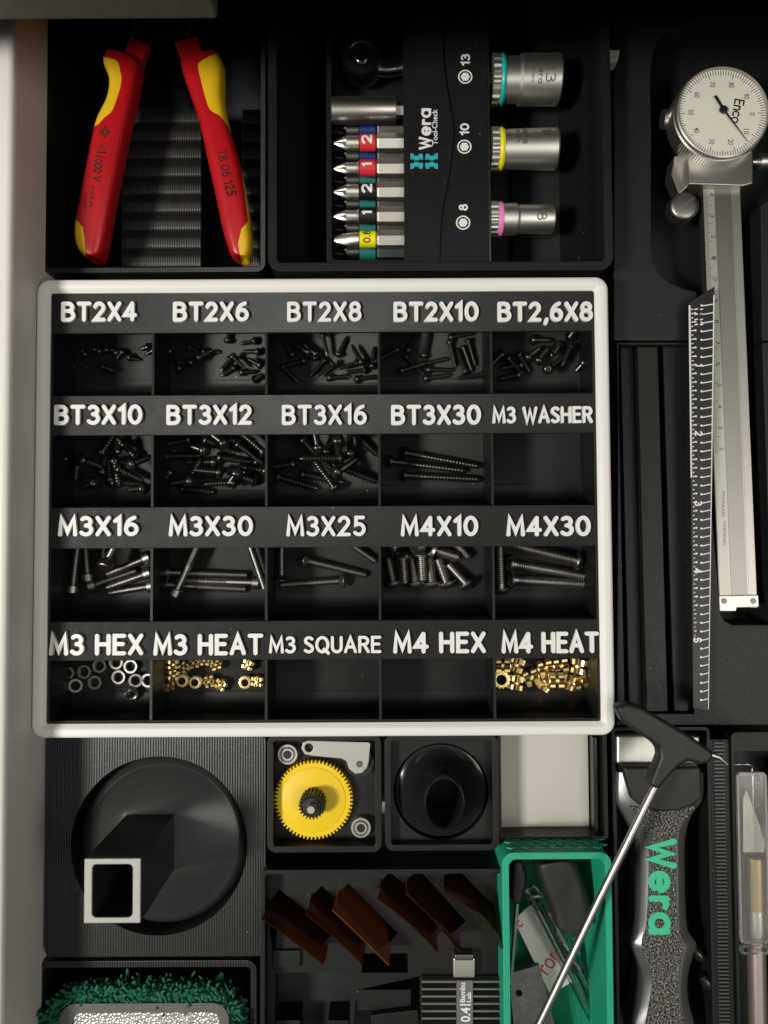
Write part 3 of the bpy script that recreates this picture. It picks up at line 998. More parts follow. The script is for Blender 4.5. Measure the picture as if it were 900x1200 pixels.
b = MB(); b.prism(world_prism([(203, 48), (231, 41), (240, 72), (217, 82)], 49), 44.5, 49)
b.done('collar', RED, pl, bevel=1.0, seg=3)
b = MB(); loft2(b, [(160, -40), (150, -10), (150, 20), (158, 44)], [(222, -40), (236, -10), (232, 20), (222, 44)], 44, 3.5, rows=16)
b.done('head', DSTEEL, pl, ang=50)


def ray_text(parent):
    zt = ztop + 2.3 + 5.7
    stroke_text('marking', '78 06 125', 265, 202, 57, 11, zt, INK, parent[1], .12, .075, rot=-77)
    text('marking', '1000 V', 114.5, 198, 31, 10, zt, INK, parent[0], rot=-98, th=.12, offset=.012)
    text('marking', 'MADE IN', 108, 229, 27, 4, zt - .3, INK, parent[0], rot=-98, th=.12, offset=.005)
    text('marking', 'GERMANY', 101, 232, 27, 4, zt - .6, INK, parent[0], rot=-98, th=.12, offset=.005)
    b = MB()                                   # double triangle and diamond emblem, pressed in black
    k = (ZC - zt) / FPX
    def tri(cx_, cy_, pts_, w_):
        c = P(cx_, cy_, zt)
        po = [(c.x + x * k, c.y + y * k) for x, y in pts_]
        ins = [(c.x + x * k * w_, c.y + y * k * w_) for x, y in pts_]
        b.prism(po, zt, zt + .12, [ins])
    tri(123, 155, [(0, 7.5), (7, 0), (0, -7.5), (-7, 0)], .72)
    tri(123, 155, [(0, 4), (4, 0), (0, -4), (-4, 0)], .5)
    tri(119, 174, [(-6, -6), (6, -6), (0, 6)], .65)
    b.done('emblem', INK, parent[0])


ray_text((hl, hr_))

# ------------------------------------------------------------------ bit and socket set in its bin
t, (tx0, tx1, ty0, ty1) = open_bin('tool_set_bin', 'black bin holding the bit and socket set, beside the pliers', (314, -40, 716, 317), 62, 14, wall=3.2, r=5, m=BLKC)
zr = 40
a = P(327, 200, zr)
b = MB()
pts = [(tx0 + 3.1, 55), (P(326, 200, 50).x, 50), (P(356, 200, 36).x, 36), (P(378, 200, 20).x, 20), (tx0 + 3.1, 14.2)]
b.rings([[Vector((p[0], y, p[1])) for p in pts] for y in (ty0 + 3.3, ty1 - 3.3)])
b.done('sloped_side', BLKC, t)
b = MB()
pts = [(tx1 - 3.3, 48), (P(690, 200, 42).x, 42), (P(655, 200, 26).x, 26), (P(600, 200, 18).x, 18), (P(600, 200, 18).x, 14.2), (tx1 - 3.3, 14.2)]
b.rings([[Vector((p[0], y, p[1])) for p in pts] for y in (ty0 + 3.3, ty1 - 3.3)])
b.done('sloped_side', BLKC, t)

case = thing('bit_case', 'black plastic case with white lettering gripping screwdriver bits and sockets', 'tool case', (0, 150, 22))
z1 = 46.0
o_ = [P(382, 22, z1), P(477, 22, z1), P(477, 312, z1), P(382, 312, z1)]
x0, x1, y0, y1 = o_[0].x, o_[1].x, o_[2].y, o_[0].y
b = MB(); b.prism(rrect(x0, x1, y0, y1, 3), 22, z1, [rrect(x0 + 2.0, x1 - .5, y0 + 2.6, y1 - 2, 2)])
b.done('frame', BLKC, case, bevel=.7)
MB().box(x0 + 1, x1 - .3, y0 + 1, y1 - 1, 22.1, 30).done('tray', BLKD, case)
wave = [(519, 18), (519, 60), (523, 100), (530, 140), (531, 165), (524, 215), (517, 255), (515, 300), (515, 310)]
z2 = 51.0
lw = [P(p[0], p[1], z2) for p in interp([(*q, 0) for q in wave], 40)]
xl = P(473, 160, z2).x
yb_, yt_ = P(500, 308, z2).y, P(500, 8, z2).y
poly = [(xl, yt_ + 20), (xl, yb_)] + [(q.x, max(q.y, yb_)) for q in reversed(lw)] + [(lw[0].x, yt_ + 20)]
b = MB(); b.prism(poly, 40, z2); b.done('cover', BLKC, case, bevel=.35)
xr = P(572, 160, z2).x
poly = [(q.x + .02, max(q.y, yb_)) for q in lw] + [(xr, yb_), (xr, yt_ + 20), (lw[0].x, yt_ + 20)]
b = MB(); b.prism(poly, 40, z2 - 1.0); b.done('cover', BLKC, case, bevel=.35)
b = MB(); b.box(xl + .5, xr - .5, yb_ + .5, yt_ + 18, 22, 39.9); b.done('spine', BLKD, case)
b = MB(); b.box(xr + .05, xr + .9, yb_ + 1, yt_, 42, z2 - 1.3); b.done('steel_strip', DSTEEL, case, bevel=.15)
zt = z2 + .02
stroke_text('lettering', 'Wera', 498, 151, 51, 15.5, zt, LETTER, case, .08, .125, .32, rot=90)
text('lettering', 'Tool-Check', 509.5, 149, 43, 6.5, zt, LETTER, case, rot=90, th=.08, offset=.012)
b = MB()
k = (ZC - zt) / FPX
for sx in (-1, 1):
    for sy in (-1, 1):
        c = P(497 + sx * 9, 189 + sy * 4.6, zt)
        q = [(-6.4 * sx, -3.6 * sy * 0), (-6.0 * sx, 3.2 * sy), (6.2 * sx, 4.6 * sy), (5.4 * sx, 2.6 * sy), (2.2 * sx, 2.2 * sy), (2.2 * sx, .9 * sy), (6.4 * sx, .9 * sy), (6.4 * sx, -3.4 * sy)]
        q = [(-7 * sx, 1.0 * sy), (-6 * sx, 4.2 * sy), (-2.4 * sx, 3.6 * sy), (-2.4 * sx, 1.6 * sy), (2.4 * sx, 1.6 * sy), (2.8 * sx, 3.6 * sy), (6.4 * sx, 4.6 * sy), (6.4 * sx, -2.0 * sy), (2.4 * sx, -2.2 * sy), (2.4 * sx, -3.4 * sy), (-2.4 * sx, -3.4 * sy), (-2.4 * sx, -2.2 * sy), (-7 * sx, -2.6 * sy)]
        b.prism([(c.x + x * k * 1.12, c.y - y * k * 1.1) for x, y in q], zt, zt + .08)
b.done('emblem', mat('turquoise ink', (0.03, 0.38, 0.42), .5), case)
for s, x, y, cy_ in (('13', 545.5, 70, 90), ('10', 544.5, 151.5, 172), ('8', 543, 243, 261)):
    stroke_text('lettering', s, x, y, 15 if len(s) > 1 else 8, 11, zt - 1.0, LETTER, case, .08, .12, rot=90)
    c = P(x - .3, cy_, zt - 1)
    b = MB()
    b.prism(circ(c, 8.6 * k, 32), zt - 1, zt - .92, [circ(c, 7.0 * k, 32)])
    b.prism(circ(c, 5.6 * k, 6), zt - 1, zt - .92)
    b.done('hex_symbol', LETTER, case)

# bits
ZBIT = 45.5


def bit(py, band, num, tip, label, numcol, z=ZBIT, lower=False, band2=None):
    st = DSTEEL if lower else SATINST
    c = P(430, py, z)
    t_ = thing('screwdriver_bit', label, 'screwdriver bit', (c.x, c.y, z - 3.2), 'screwdriver bits in the case')
    xs = lambda px: P(px, py, z).x
    b = MB()
    b.lathe([(xs(440), 2.4), (xs(443), 3.55), (xs(478), 3.55)], (0, c.y, z), (1, 0, 0), 6)
    b.done('hex_shank', st, t_, bevel=.12, seg=1, ang=20)
    b = MB(); b.lathe([(xs(421.5), 3.15), (xs(440), 3.15)], (0, c.y, z), (1, 0, 0), 24)
    bd = b.done('colour_band', band, t_)
    if band2:
        for u, v in ((421.4, 424), (437.5, 440.2)):
            pass
        b = MB(); b.lathe([(xs(423), 3.18), (xs(438), 3.18)], (0, c.y - .3, z - .25), (1, 0, 0), 24); b.done('colour_band_edge', band2, bd)
    b = MB()
    if tip == 'flat':
        rg = []
        for px_, hy, hz in ((420.5, 2.7, 2.7), (412, 2.7, 2.4), (404, 2.4, 1.3), (396, 1.5, .55), (392, .9, .4)):
            rg.append([Vector((xs(px_), c.y + hy * math.cos(2 * math.pi * i / 16), z + hz * math.sin(2 * math.pi * i / 16))) for i in range(16)])
        b.rings(rg)
    else:
        rg = []
        neck = 2.7 if tip == 2 else 2.1
        for px_, r_, fl in ((420.5, 2.7, 0), (418, neck, 0), (409, neck, 0), (406, neck * 1.05, .1), (402, 2.3 if tip == 2 else 2.0, .45), (396, 1.3, .5), (391.5, .35, .3)):
            rg.append([Vector((xs(px_), c.y + r_ * (1 - fl * (math.sin(2 * a_ + math.pi / 2 * 0) ** 2)) * math.cos(a_), z + r_ * (1 - fl * (math.sin(2 * a_) ** 2)) * math.sin(a_))) for a_ in [2 * math.pi * i / 32 for i in range(32)]])
        b.rings(rg)
    b.done('tip', st, t_, ang=25)
    if num:
        def fr(q, zz):
            r_ = 3.17 + zz
            a_ = q.y / 3.17
            return Vector((c.x + q.x, c.y + r_ * math.sin(a_), z + r_ * math.cos(a_)))
        ink_text('numeral', num, 12 if num == '2' else 4.5 if num == '1' else 15, 13 if len(num) == 1 else 9, z + 3, numcol, bd, .14 if len(num) == 1 else .09, fr, 90)
    return t_


bit(167.5, REDB, '2', 2, 'steel cross-tip bit with red band numbered 2', LETTER)
bit(197, REDB, '1', 1, 'steel cross-tip bit with red band numbered 1', LETTER)
bit(224.5, BLKB, '2', 2, 'steel cross-tip bit with black band numbered 2', LETTER)
bit(253, BLKB, '1', 1, 'steel cross-tip bit with black band numbered 1', LETTER)
bit(280.5, YBAND, '0.8', 'flat', 'steel flat-tip bit with yellow band numbered 0.8', INK)
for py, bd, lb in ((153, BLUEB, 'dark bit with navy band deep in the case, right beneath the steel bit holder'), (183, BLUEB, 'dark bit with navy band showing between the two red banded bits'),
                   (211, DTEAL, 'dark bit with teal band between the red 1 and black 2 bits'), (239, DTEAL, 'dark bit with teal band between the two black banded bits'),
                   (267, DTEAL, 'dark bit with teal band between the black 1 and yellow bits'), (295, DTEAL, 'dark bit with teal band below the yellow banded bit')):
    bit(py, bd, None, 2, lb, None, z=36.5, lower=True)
c = P(430, 129.5, 45)
t_ = thing('bit_holder', 'plain satin steel bit holder sleeve above the row of bits', 'bit holder', (c.x, c.y, 40))
xs = lambda px: P(px, 129.5, 45).x
b = MB(); b.lathe([(xs(389) + .0, 3.2), (xs(388.5), 4.6), (xs(390), 5.0), (xs(463), 5.0), (xs(464.5), 4.7), (xs(464.6), 3)], (0, c.y, 45), (1, 0, 0), 36); b.done('sleeve', STEEL, t_)
b = MB(); b.lathe([(xs(464), 3.0), (xs(478), 3.0)], (0, c.y, 45), (1, 0, 0), 6); b.done('hex_shank', STEEL, t_)
c = P(424, 65, 44)
t_ = thing('ratchet', 'glossy black ratchet with round head, at the dark top of the bit case', 'ratchet', (c.x, c.y, 36))
b = MB(); b.lathe([(0, 8.2), (7.5, 8.4), (9, 7.6), (9.3, 5.2), (8.4, 4.8), (8.2, 3.0), (9.0, 2.8), (9.2, .1)], (c.x, c.y, 36), (0, 0, 1), 40); b.done('head', CHROME, t_)
b = MB(); loft2(b, [(436, 50), (452, 66), (470, 52), (482, 50)], [(436, 84), (452, 86), (470, 84), (482, 80)], 41, 2.8, rows=24); b.done('lever', CHROME, t_)


def socket(py, x0_, x1_, dia, band, num, label, step):
    z = 44.0
    c = P(610, py, z)
    t_ = thing('socket', label, 'socket', (c.x, c.y, z - dia / 2), 'sockets along the case edge')
    xs = lambda px: P(px, py, z).x
    r_ = dia / 2
    b = MB()
    a0, a1 = xs(x0_), xs(x0_ + 9.5)
    n = 72
    rg = []
    for x, rr_, kn in ((a0, r_ * .9, 0), (a0 + .2, r_ * .98, 1), (a1 - .2, r_ * .98, 1), (a1, r_ * .93, 0)):
        rg.append([Vector((x, c.y + rr_ * (1 + (.03 * (1 if (i % 4) < 2 else -1)) * kn) * math.cos(2 * math.pi * i / n), z + rr_ * (1 + (.03 * (1 if (i % 4) < 2 else -1)) * kn) * math.sin(2 * math.pi * i / n))) for i in range(n)])
    b.rings(rg)
    b.done('knurled_collar', SATINST, t_, ang=20)
    b = MB(); b.lathe([(a1 - .1, r_ * .86), (a1, r_ * .97), (a1 + 1.0, r_ * 1.01), (a1 + 1.9, r_ * .96), (a1 + 2.1, r_ * .85)], (0, c.y, z), (1, 0, 0), 48); b.done('colour_ring', band, t_)
    b = MB()
    q0, q1 = a1 + 1.8, xs(x1_)
    pr = [(q0, r_ * .9)]
    if step:
        pr += [(q0 + 5.5, r_ * .9), (q0 + 6.6, r_ * step), (q1 - .6, r_ * step), (q1, r_ * step * .95), (q1, r_ * step * .72), (q1 - 6, r_ * step * .70)]
    else:
        pr += [(q1 - .6, r_ * .97), (q1, r_ * .92), (q1, r_ * .7), (q1 - 6, r_ * .68)]
    b.lathe(pr, (0, c.y, z), (1, 0, 0), 48)
    bd = b.done('barrel', SATINST, t_, ang=25)
    rs_ = r_ * (step or .97)

    def fr(q, zz, xo=0.0):
        return None

    def mk(cxp, yo):
        xc = xs(cxp)
        def f(q, zz):
            rad = rs_ + zz
            a_ = (q.y + yo) / rs_
            return Vector((xc + q.x, c.y + rad * math.sin(a_), z + rad * math.cos(a_)))
        return f
    yo = {'13': -2.7, '10': 3.0, '8': -1.0}[num]
    ink_text('engraving', num, {'13': 19, '10': 15, '8': 9}[num], 12, 50, ETCH, bd, .07, mk({'13': 640, '10': 637, '8': 632}[num], yo), -90)
    ink_text('engraving', 'Wera', 25 if num != '8' else 20, 6.5, 50, ETCH, bd, .10, mk({'13': 629, '10': 612, '8': 606}[num], yo * .8), -90)
    ink_text('engraving', '8790 HMA', 23 if num != '8' else 17, 3.4, 50, ETCH, bd, .09, mk({'13': 620, '10': 604, '8': 599}[num], yo * .8), -90)
    b = MB(); b.box(xr + .92, a0 + 1, c.y - 2.4, c.y + 2.4, z - 2.4, z + 2.4); b.done('square_drive', DSTEEL, t_, bevel=.2)
    return t_


socket(94, 575, 655, 18.6, TEAL, '13', 'large satin steel socket with teal ring, size 13', 1.0)
socket(175, 574, 652, 16.0, YBAND, '10', 'satin steel socket with yellow ring, size 10', None)
socket(257, 573, 648, 13.2, PINK, '8', 'smallest satin steel socket with pink ring, size 8', .82)

# ------------------------------------------------------------------ dial caliper, rule and their recessed bins
zc = 50.0
t = thing('caliper_bin', 'black bin with a curved recess cut for the dial caliper', 'bin', (130, 120, 0))
out = [(719, -40), (1010, -40), (1010, 399), (893, 399), (891, 240), (950, 200), (950, 20), (820, 20), (775, 40), (766, 62), (763, 88), (764, 292), (766, 306), (773, 320), (786, 331), (803, 338), (817, 341), (819, 399), (719, 399)]
b = MB(); b.prism(world_prism(out, zc), .1, zc); b.done('top_face', BLKD, t, bevel=.8)
b = MB(); b.prism(world_prism([(722, -30), (1000, -30), (1000, 396), (722, 396)], zc), .1, 31); b.done('recess_floor', BLKD, t)
t = thing('rule_bin', 'black bin with long slots lying between the tray and the caliper beam', 'bin', (130, -30, 0))
out = [(723, 401), (817, 401), (838, 640), (845, 720), (850, 728), (858, 732), (905, 732), (893, 401), (1010, 401), (1010, 850), (723, 850)]
rec = [(724.5, 404), (808, 404), (813, 836), (733, 836)]
b = MB(); b.prism(world_prism(out, zc), .1, zc, [world_prism(rec, zc)]); b.done('top_face', BLKD, t, bevel=.6)
b = MB(); b.prism(world_prism([(725, 403), (1000, 403), (1000, 848), (725, 848)], zc), .1, 31); b.done('recess_floor', BLKD, t)
for q, lb, hz in (([(727, 406), (742, 406), (753, 834), (737, 834)], 'dark flat bar in the slot nearest the white tray rim', 45), ([(747, 406), (771, 406), (783, 834), (758, 834)], 'black flat bar in the middle slot with faint edge marks', 49.4),
              ([(777, 406), (806, 406), (812, 834), (790, 834)], 'black flat bar in the slot beside the black ruler', 47)):
    b = MB(); b.prism(world_prism(q, hz), 31.1, hz)
    o = b.done('flat_bar', BLKC, None, bevel=.4)
    tag(o, lb, 'bar', 'black flat bars in the slots')

cal = thing('dial_caliper', 'steel dial caliper with round white dial lying in its recess', 'caliper', (P(846, 130, 31).x, P(846, 130, 31).y, 31.1))
zb = 49.0
bl4 = [(823, 205), (867, 205), (888, 712), (843, 712)]
b = MB(); b.prism(world_prism(bl4, zb), zb - 4.5, zb); bm_ = b.done('beam', CALST, cal, bevel=.3)


def lerp(a, b_, f):
    return (a[0] + (b_[0] - a[0]) * f, a[1] + (b_[1] - a[1]) * f)


def strip(f0, f1, g0=0.0, g1=1.0):
    tl_, tr_, br_, bl_ = bl4
    la, ra_ = lerp(tl_, bl_, g0), lerp(tr_, br_, g0)
    lb_, rb_ = lerp(tl_, bl_, g1), lerp(tr_, br_, g1)
    return [lerp(la, ra_, f0), lerp(la, ra_, f1), lerp(lb_, rb_, f1), lerp(lb_, rb_, f0)]


b = MB(); b.prism(world_prism(strip(.32, .74), zb), zb - .1, zb + .25); b.done('rack_cover', CALD, bm_, bevel=.08)
b = MB(); b.prism(world_prism(strip(.78, .98), zb), zb - .1, zb + .18); b.done('edge_strip', CALST, bm_, bevel=.08)
b = MB(); b.prism(world_prism(strip(.02, .29, 0, .985), zb), zb - .1, zb + .14); b.done('scale_strip', SCALEM, bm_)
b = MB()
for i in range(150):
    g = .03 + i * .0041
    l_ = .26 if i % 10 == 0 else .20 if i % 5 == 0 else .13
    b.prism(world_prism(strip(.03, .03 + l_ * .6, g, g + .0013), zb), zb + .13, zb + .17)
b.done('scale_marks', ETCH, bm_)
for i, s in enumerate('4321098765432'):
    g = .045 + i * .049
    p = strip(.18, .28, g, g)[0]
    text('scale_numeral', s, p[0] + 2, p[1], 4, 5, zb + .15, ETCH, bm_, rot=-92, th=.03, offset=0)
p = strip(.12, .2, .76, .8)[0]
text('scale_numeral', 'STAINLESS', p[0] + 4, p[1], 30, 3.2, zb + .15, ETCH, bm_, rot=-92, th=.03, offset=0)
text('scale_numeral', 'HARDENED', p[0] + 5.4, p[1] + 35, 28, 3.2, zb + .15, ETCH, bm_, rot=-92, th=.03, offset=0)
b = MB(); b.prism(world_prism([(841, 698), (887, 697), (888, 711), (862, 712), (861, 716), (842, 716)], zb), zb - 5, zb + 1.2); eb = b.done('end_stop', STEEL, cal, bevel=.3)
for px_ in (847, 881):
    c = P(px_, 704, zb)
    b = MB(); b.lathe([(0, 1.1), (.35, 1.0), (.4, .4)], (c.x, c.y, zb + 1.2), (0, 0, 1), 16); b.done('screw_head', DSTEEL, eb)
b = MB(); b.prism(world_prism([(804, 178), (881, 178), (881, 216), (870, 219), (806, 217)], zb + 3), zb - 6, zb + 4); b.done('slider', CALST, cal, bevel=.5)
b = MB(); b.prism(world_prism([(790, 183), (806, 183), (806, 220), (795, 228), (786, 205)], zb + 1), zb - 6, zb + 1.5); b.done('thumb_rest', CALST, cal, bevel=.6)
c = P(803, 240, zb + 2)
b = MB(); b.lathe([(-6, 5.0), (-5.6, 5.6), (-1, 5.6), (-.5, 5.3), (-.1, 4.9), (.15, 3.6), (.3, 1.8), (.32, .05)], (c.x, c.y, zb + 2), (0, 0, 1), 40); tr2 = b.done('thumb_roller', CALD, cal)
b = MB(); b.prism([(c.x - 3.6, c.y - 2.6), (c.x - 3.4, c.y - 2.9), (c.x + 3.6, c.y + 2.6), (c.x + 3.4, c.y + 2.9)], zb + 2.1, zb + 2.36); b.done('slot', CALST, tr2)
for (pa, pb, r0, kn) in (((793, 140), (776, 140), 3.6, 1), ((881, 190), (899, 190), 3.2, 1)):
    a_, b2 = P(pa[0], pa[1], zb + 1), P(pb[0], pb[1], zb + 1)
    d = b2 - a_
    b = MB(); b.lathe([(0, 1.2), (d.length * .4, 1.2), (d.length * .42, r0), (d.length, r0 * .95)], a_, d, 24); b.done('lock_screw', STEEL, cal)
# dial
zd = 60.0
c = P(847, 131, zd)
rd_ = 57.5 * (ZC - zd) / FPX
n = 220
b = MB()
rg = []
for z, rr_, kn in ((50, rd_ * .93, 0), (50.2, rd_ * .985, 1), (57.8, rd_ * .985, 1), (58.0, rd_ * .965, 0), (59.2, rd_ * .985, 0), (60.2, rd_ * .975, 0), (60.5, rd_ * .945, 0), (59.6, rd_ * .925, 0), (58.8, rd_ * .925, 0)):
    rg.append([Vector((c.x + rr_ * (1 + (.008 if i % 2 else -.008) * kn) * math.cos(2 * math.pi * i / n), c.y + rr_ * (1 + (.008 if i % 2 else -.008) * kn) * math.sin(2 * math.pi * i / n), z)) for i in range(n)])
b.rings(rg); bz = b.done('bezel', STEEL, cal, ang=25)
b = MB(); b.prism(circ(c, rd_ * .93, 64), 58.2, 59.0); df = b.done('dial_face', DIALW, cal)
b = MB(); zm = 59.02
for i in range(100):
    a_ = 2 * math.pi * i / 100
    r0 = rd_ * (.76 if i % 10 == 0 else .79 if i % 5 == 0 else .82)
    e_ = Vector((math.cos(a_), math.sin(a_), 0)); s_ = Vector((-e_.y, e_.x, 0)) * .13
    b.prism([c + e_ * r0 - s_, c + e_ * r0 + s_, c + e_ * rd_ * .92 + s_, c + e_ * rd_ * .92 - s_], zm, zm + .03)
b.done('dial_marks', ETCH, df)
for i, s in enumerate(('0', '10', '20', '30', '40', '50', '60', '70', '80', '90')):
    a_ = R(-2 - 36 * i)
    q = Vector((c.x + rd_ * .64 * math.cos(a_), c.y + rd_ * .64 * math.sin(a_), zm))
    px_, py_ = toPx(q)
    text('dial_numeral', s, px_, py_, 6.5 if len(s) > 1 else 3.5, 6.5, zm, ETCH, df, rot=-92, th=.03, offset=.004)
stroke_text('dial_script', 'Enco', 864.5, 130.5, 30, 12.5, zm, INK, df, .03, .085, .20, rot=-101)
pa, pc, pb = P(838, 112, 59.9), P(848, 128, 59.9), P(876, 166, 59.9)
b = MB()
d = (pb - pa).normalized(); s_ = Vector((-d.y, d.x, 0))
b.prism([pa - s_ * .5, pa + s_ * .5, pc + s_ * .35, pb, pc - s_ * .35], 59.7, 59.95)
b.lathe([(0, 1.5), (.5, 1.5), (.7, .9)], (pc.x, pc.y, 59.5), (0, 0, 1), 24)
b.done('needle', BLKB, df)
b = MB(); b.prism(world_prism([(712, 57), (727, 58), (724, 73), (711, 72)], 56), 50.1, 56)
o = b.done('steel_tab', PLATE, None, bevel=.8); tag(o, 'small pale metal tab beside the socket bin corner, near the caliper dial', 'tab')

# black ruler
q = [(807, 355), (837.5, 335.5), (830.5, 833), (812.5, 830)]
zr0 = 55.0
rul = thing('ruler', 'narrow black ruler with white inch marks leaning along the caliper beam', 'ruler', (P(820, 590, 49.5).x, P(820, 590, 49.5).y, 49.4))
b = MB(); b.prism(world_prism(q, zr0), zr0 - 1.0, zr0); b.done('blade', BLKB, rul, bevel=.1)


def rq(f0, f1, g0, g1):
    la, ra_ = lerp(q[0], q[3], g0), lerp(q[1], q[2], g0 + (g0 and 0))
    lb_, rb_ = lerp(q[0], q[3], g1), lerp(q[1], q[2], g1)
    return world_prism([lerp(la, ra_, f0), lerp(la, ra_, f1), lerp(lb_, rb_, f1), lerp(lb_, rb_, f0)], zr0)


def rqy(f0, f1, y0_, y1_):
    def at(f, y):
        xl_ = q[0][0] + (q[3][0] - q[0][0]) * (y - 355) / 475
        xr_ = q[1][0] + (q[2][0] - q[1][0]) * (y - 335.5) / 497
        return (xl_ + (xr_ - xl_) * f, y)
    return world_prism([at(f0, y0_), at(f1, y0_ - 5 * (f1 - f0)), at(f1, y1_ - 5 * (f1 - f0)), at(f0, y1_)], zr0)


b = MB(); b.prism(rqy(.955, 1.0, 346, 831), zr0 - .9, zr0 + .06); b.prism(rqy(0.0, .07, 358, 560), zr0 - .9, zr0 + .06); b.done('bare_edge', PAPER, rul)
b = MB()
for i in range(48):
    y = 358 + i * 10.05
    if y > 828:
        break
    b.prism(rqy(.52, .95, y, y + 1.15), zr0, zr0 + .05)
    c = rqy(.50, .56, y, y + 1)[0]
    b.prism(circ(c, .42, 8), zr0, zr0 + .055)
for i in range(78):
    y = 362 + i * 5.03
    b.prism(rqy(.10, .24 if i % 2 else .17, y, y + 1.2), zr0, zr0 + .05)
    if i % 2 and i < 70:
        c = rqy(.26, .3, y, y + 1)[0]
        b.prism(circ(c, .38, 8), zr0, zr0 + .055)
for i in range(4):
    for j in range(2):
        b.prism(rqy(.22 + j * .22, .36 + j * .2, 362 + i * 6, 363.4 + i * 6), zr0, zr0 + .055)
b.done('marks', LETTER, rul)
for i, y in enumerate((428, 508, 590, 669, 750)):
    stroke_text('numeral', str(i + 1), 819.5 - i * .6, y, 6.5 if i else 3.2, 9, zr0 + .056, LETTER, rul, .05, .11, rot=-92)

# ------------------------------------------------------------------ large funnel
zf_ = 52.0
t = thing('funnel_bin', 'black printed bin with a round well holding the large square-tipped funnel', 'bin', (-85, -114, 0))
x0, x1, y0, y1 = pxrect(54, 861, 311, 1121, zf_)
fc = P(190, 986, 48)
b = MB(); b.prism(rrect(x0, x1, y0, y1, 2.5), .1, zf_, [circ(fc, 32.6, 72)]); b.done('top_face', BLKH, t, bevel=.5)
b = MB(); b.prism(rrect(x0 + .5, x1 - .5, y0 + .5, y1 - .5, 2.5), .1, 38); b.done('well_floor', BLKD, t)
fn = thing('large_funnel', 'large black funnel standing mouth down with a pale square tip', 'funnel', (fc.x, fc.y, 38.1))
b = MB(); b.lathe([(38.2, 31.0), (38.3, 31.8), (43.6, 31.8), (44.4, 31.4), (47.4, 28.6), (47.5, 28.0), (46, 27)], (fc.x, fc.y, 0), (0, 0, 1), 96); b.done('mouth_ring', SATIN, fn, ang=60)
tcx, tcy = P(131.5, 1044, 94).x, P(131.5, 1044, 94).y
hw, hh_ = 8.8, 9.9


def sq(u, n=96, r=.0):
    """point of a square outline at angle index u"""
    a_ = 2 * math.pi * u / n
    c_, s_ = math.cos(a_), math.sin(a_)
    m_ = max(abs(c_) / 1.0, abs(s_) / 1.0)
    return c_ / m_, s_ / m_


def corner_point(u, n=96):
    a_ = 360 * u / n
    q_ = int(a_ // 90)
    l_ = a_ - 90 * q_
    f_ = max(-1.0, min(1.0, (l_ - 45) / 45.0))
    cs = [(1, 1), (-1, 1), (-1, -1), (1, -1)]
    c0 = cs[q_]
    e_ = 3.8
    if l_ < e_:
        o_ = cs[q_ - 1]; t_ = .5 + .5 * l_ / e_
        return (o_[0] + (c0[0] - o_[0]) * t_, o_[1] + (c0[1] - o_[1]) * t_)
    if l_ > 90 - e_:
        o_ = cs[(q_ + 1) % 4]; t_ = .5 * (l_ - 90 + e_) / e_
        return (c0[0] + (o_[0] - c0[0]) * t_, c0[1] + (o_[1] - c0[1]) * t_)
    return c0


rg = []
for k in range(13):
    f = k / 12
    z = 47.4 + 7.0 * (1 - (1 - f) ** 1.25)
    ring = []
    for u in range(96):
        a_ = 2 * math.pi * u / 96
        cx_, cy_ = fc.x + 28.3 * math.cos(a_), fc.y + 28.3 * math.sin(a_)
        s1, s2 = corner_point(u)
        qx, qy = tcx + hw * s1, tcy + hh_ * s2
        ring.append(Vector((cx_ * (1 - f) + qx * f, cy_ * (1 - f) + qy * f, z)))
    rg.append(ring)
b = MB(); b.rings(rg, cap=False); b.done('cone', SATIN, fn, ang=22)
b = MB(); b.prism([(tcx - hw, tcy - hh_), (tcx + hw, tcy - hh_), (tcx + hw, tcy + hh_), (tcx - hw, tcy + hh_)], 53.5, 93, [rrect(tcx - hw + 2.3, tcx + hw - 2.3, tcy - hh_ + 1.6, tcy + hh_ - 1.6, 1.5)]); b.done('spout', SATIN, fn, bevel=.15, seg=1)
b = MB(); b.prism([(tcx - hw, tcy - hh_), (tcx + hw, tcy - hh_), (tcx + hw, tcy + hh_), (tcx - hw, tcy + hh_)], 93.01, 94, [rrect(tcx - hw + 2.3, tcx + hw - 2.3, tcy - hh_ + 1.6, tcy + hh_ - 1.6, 1.5)]); b.done('tip_rim', PALE, fn, bevel=.2)

# ------------------------------------------------------------------ gear bin
zg = 54.0
t, bb = open_bin('gear_bin', 'small square black bin holding the yellow gear, lever and bearings', (313, 861, 447, 999), zg, 46, wall=2.2, r=3.2, m=BLKC)
zt_ = 50.0
c = P(367.5, 937.5, zt_)
gr = thing('gear', 'yellow toothed gear with black pinion hub in the small square bin', 'gear', (c.x, c.y, 46.1))
ro = 45.5 * (ZC - zt_) / FPX
N = 62
pts = []
for i in range(N):
    for f, r_ in ((-.32, ro * .925), (-.2, ro), (.12, ro), (.28, ro * .925)):
        a_ = 2 * math.pi * (i + f) / N
        pts.append((c.x + r_ * math.cos(a_), c.y + r_ * math.sin(a_)))
b = MB(); b.prism(pts, 46.1, zt_); b.done('toothed_disc', GEARY, gr, bevel=.15, seg=1, ang=30)
b = MB(); b.lathe([(0, ro * .82), (.25, ro * .81), (.3, ro * .80)], (c.x, c.y, zt_), (0, 0, 1), 64); b.done('web', GEARY, gr)
pc = P(366, 938, 56)
rp_ = 15.5 * (ZC - 56) / FPX
pts = []
for i in range(22):
    for f, r_ in ((-.34, rp_ * .82), (-.2, rp_), (.1, rp_), (.26, rp_ * .82)):
        a_ = 2 * math.pi * (i + f) / 22
        pts.append((c.x + r_ * math.cos(a_), c.y + r_ * math.sin(a_)))
b = MB(); b.prism(pts, zt_ + .3, 57); b.done('pinion', GLOSS, gr, bevel=.12, seg=1)
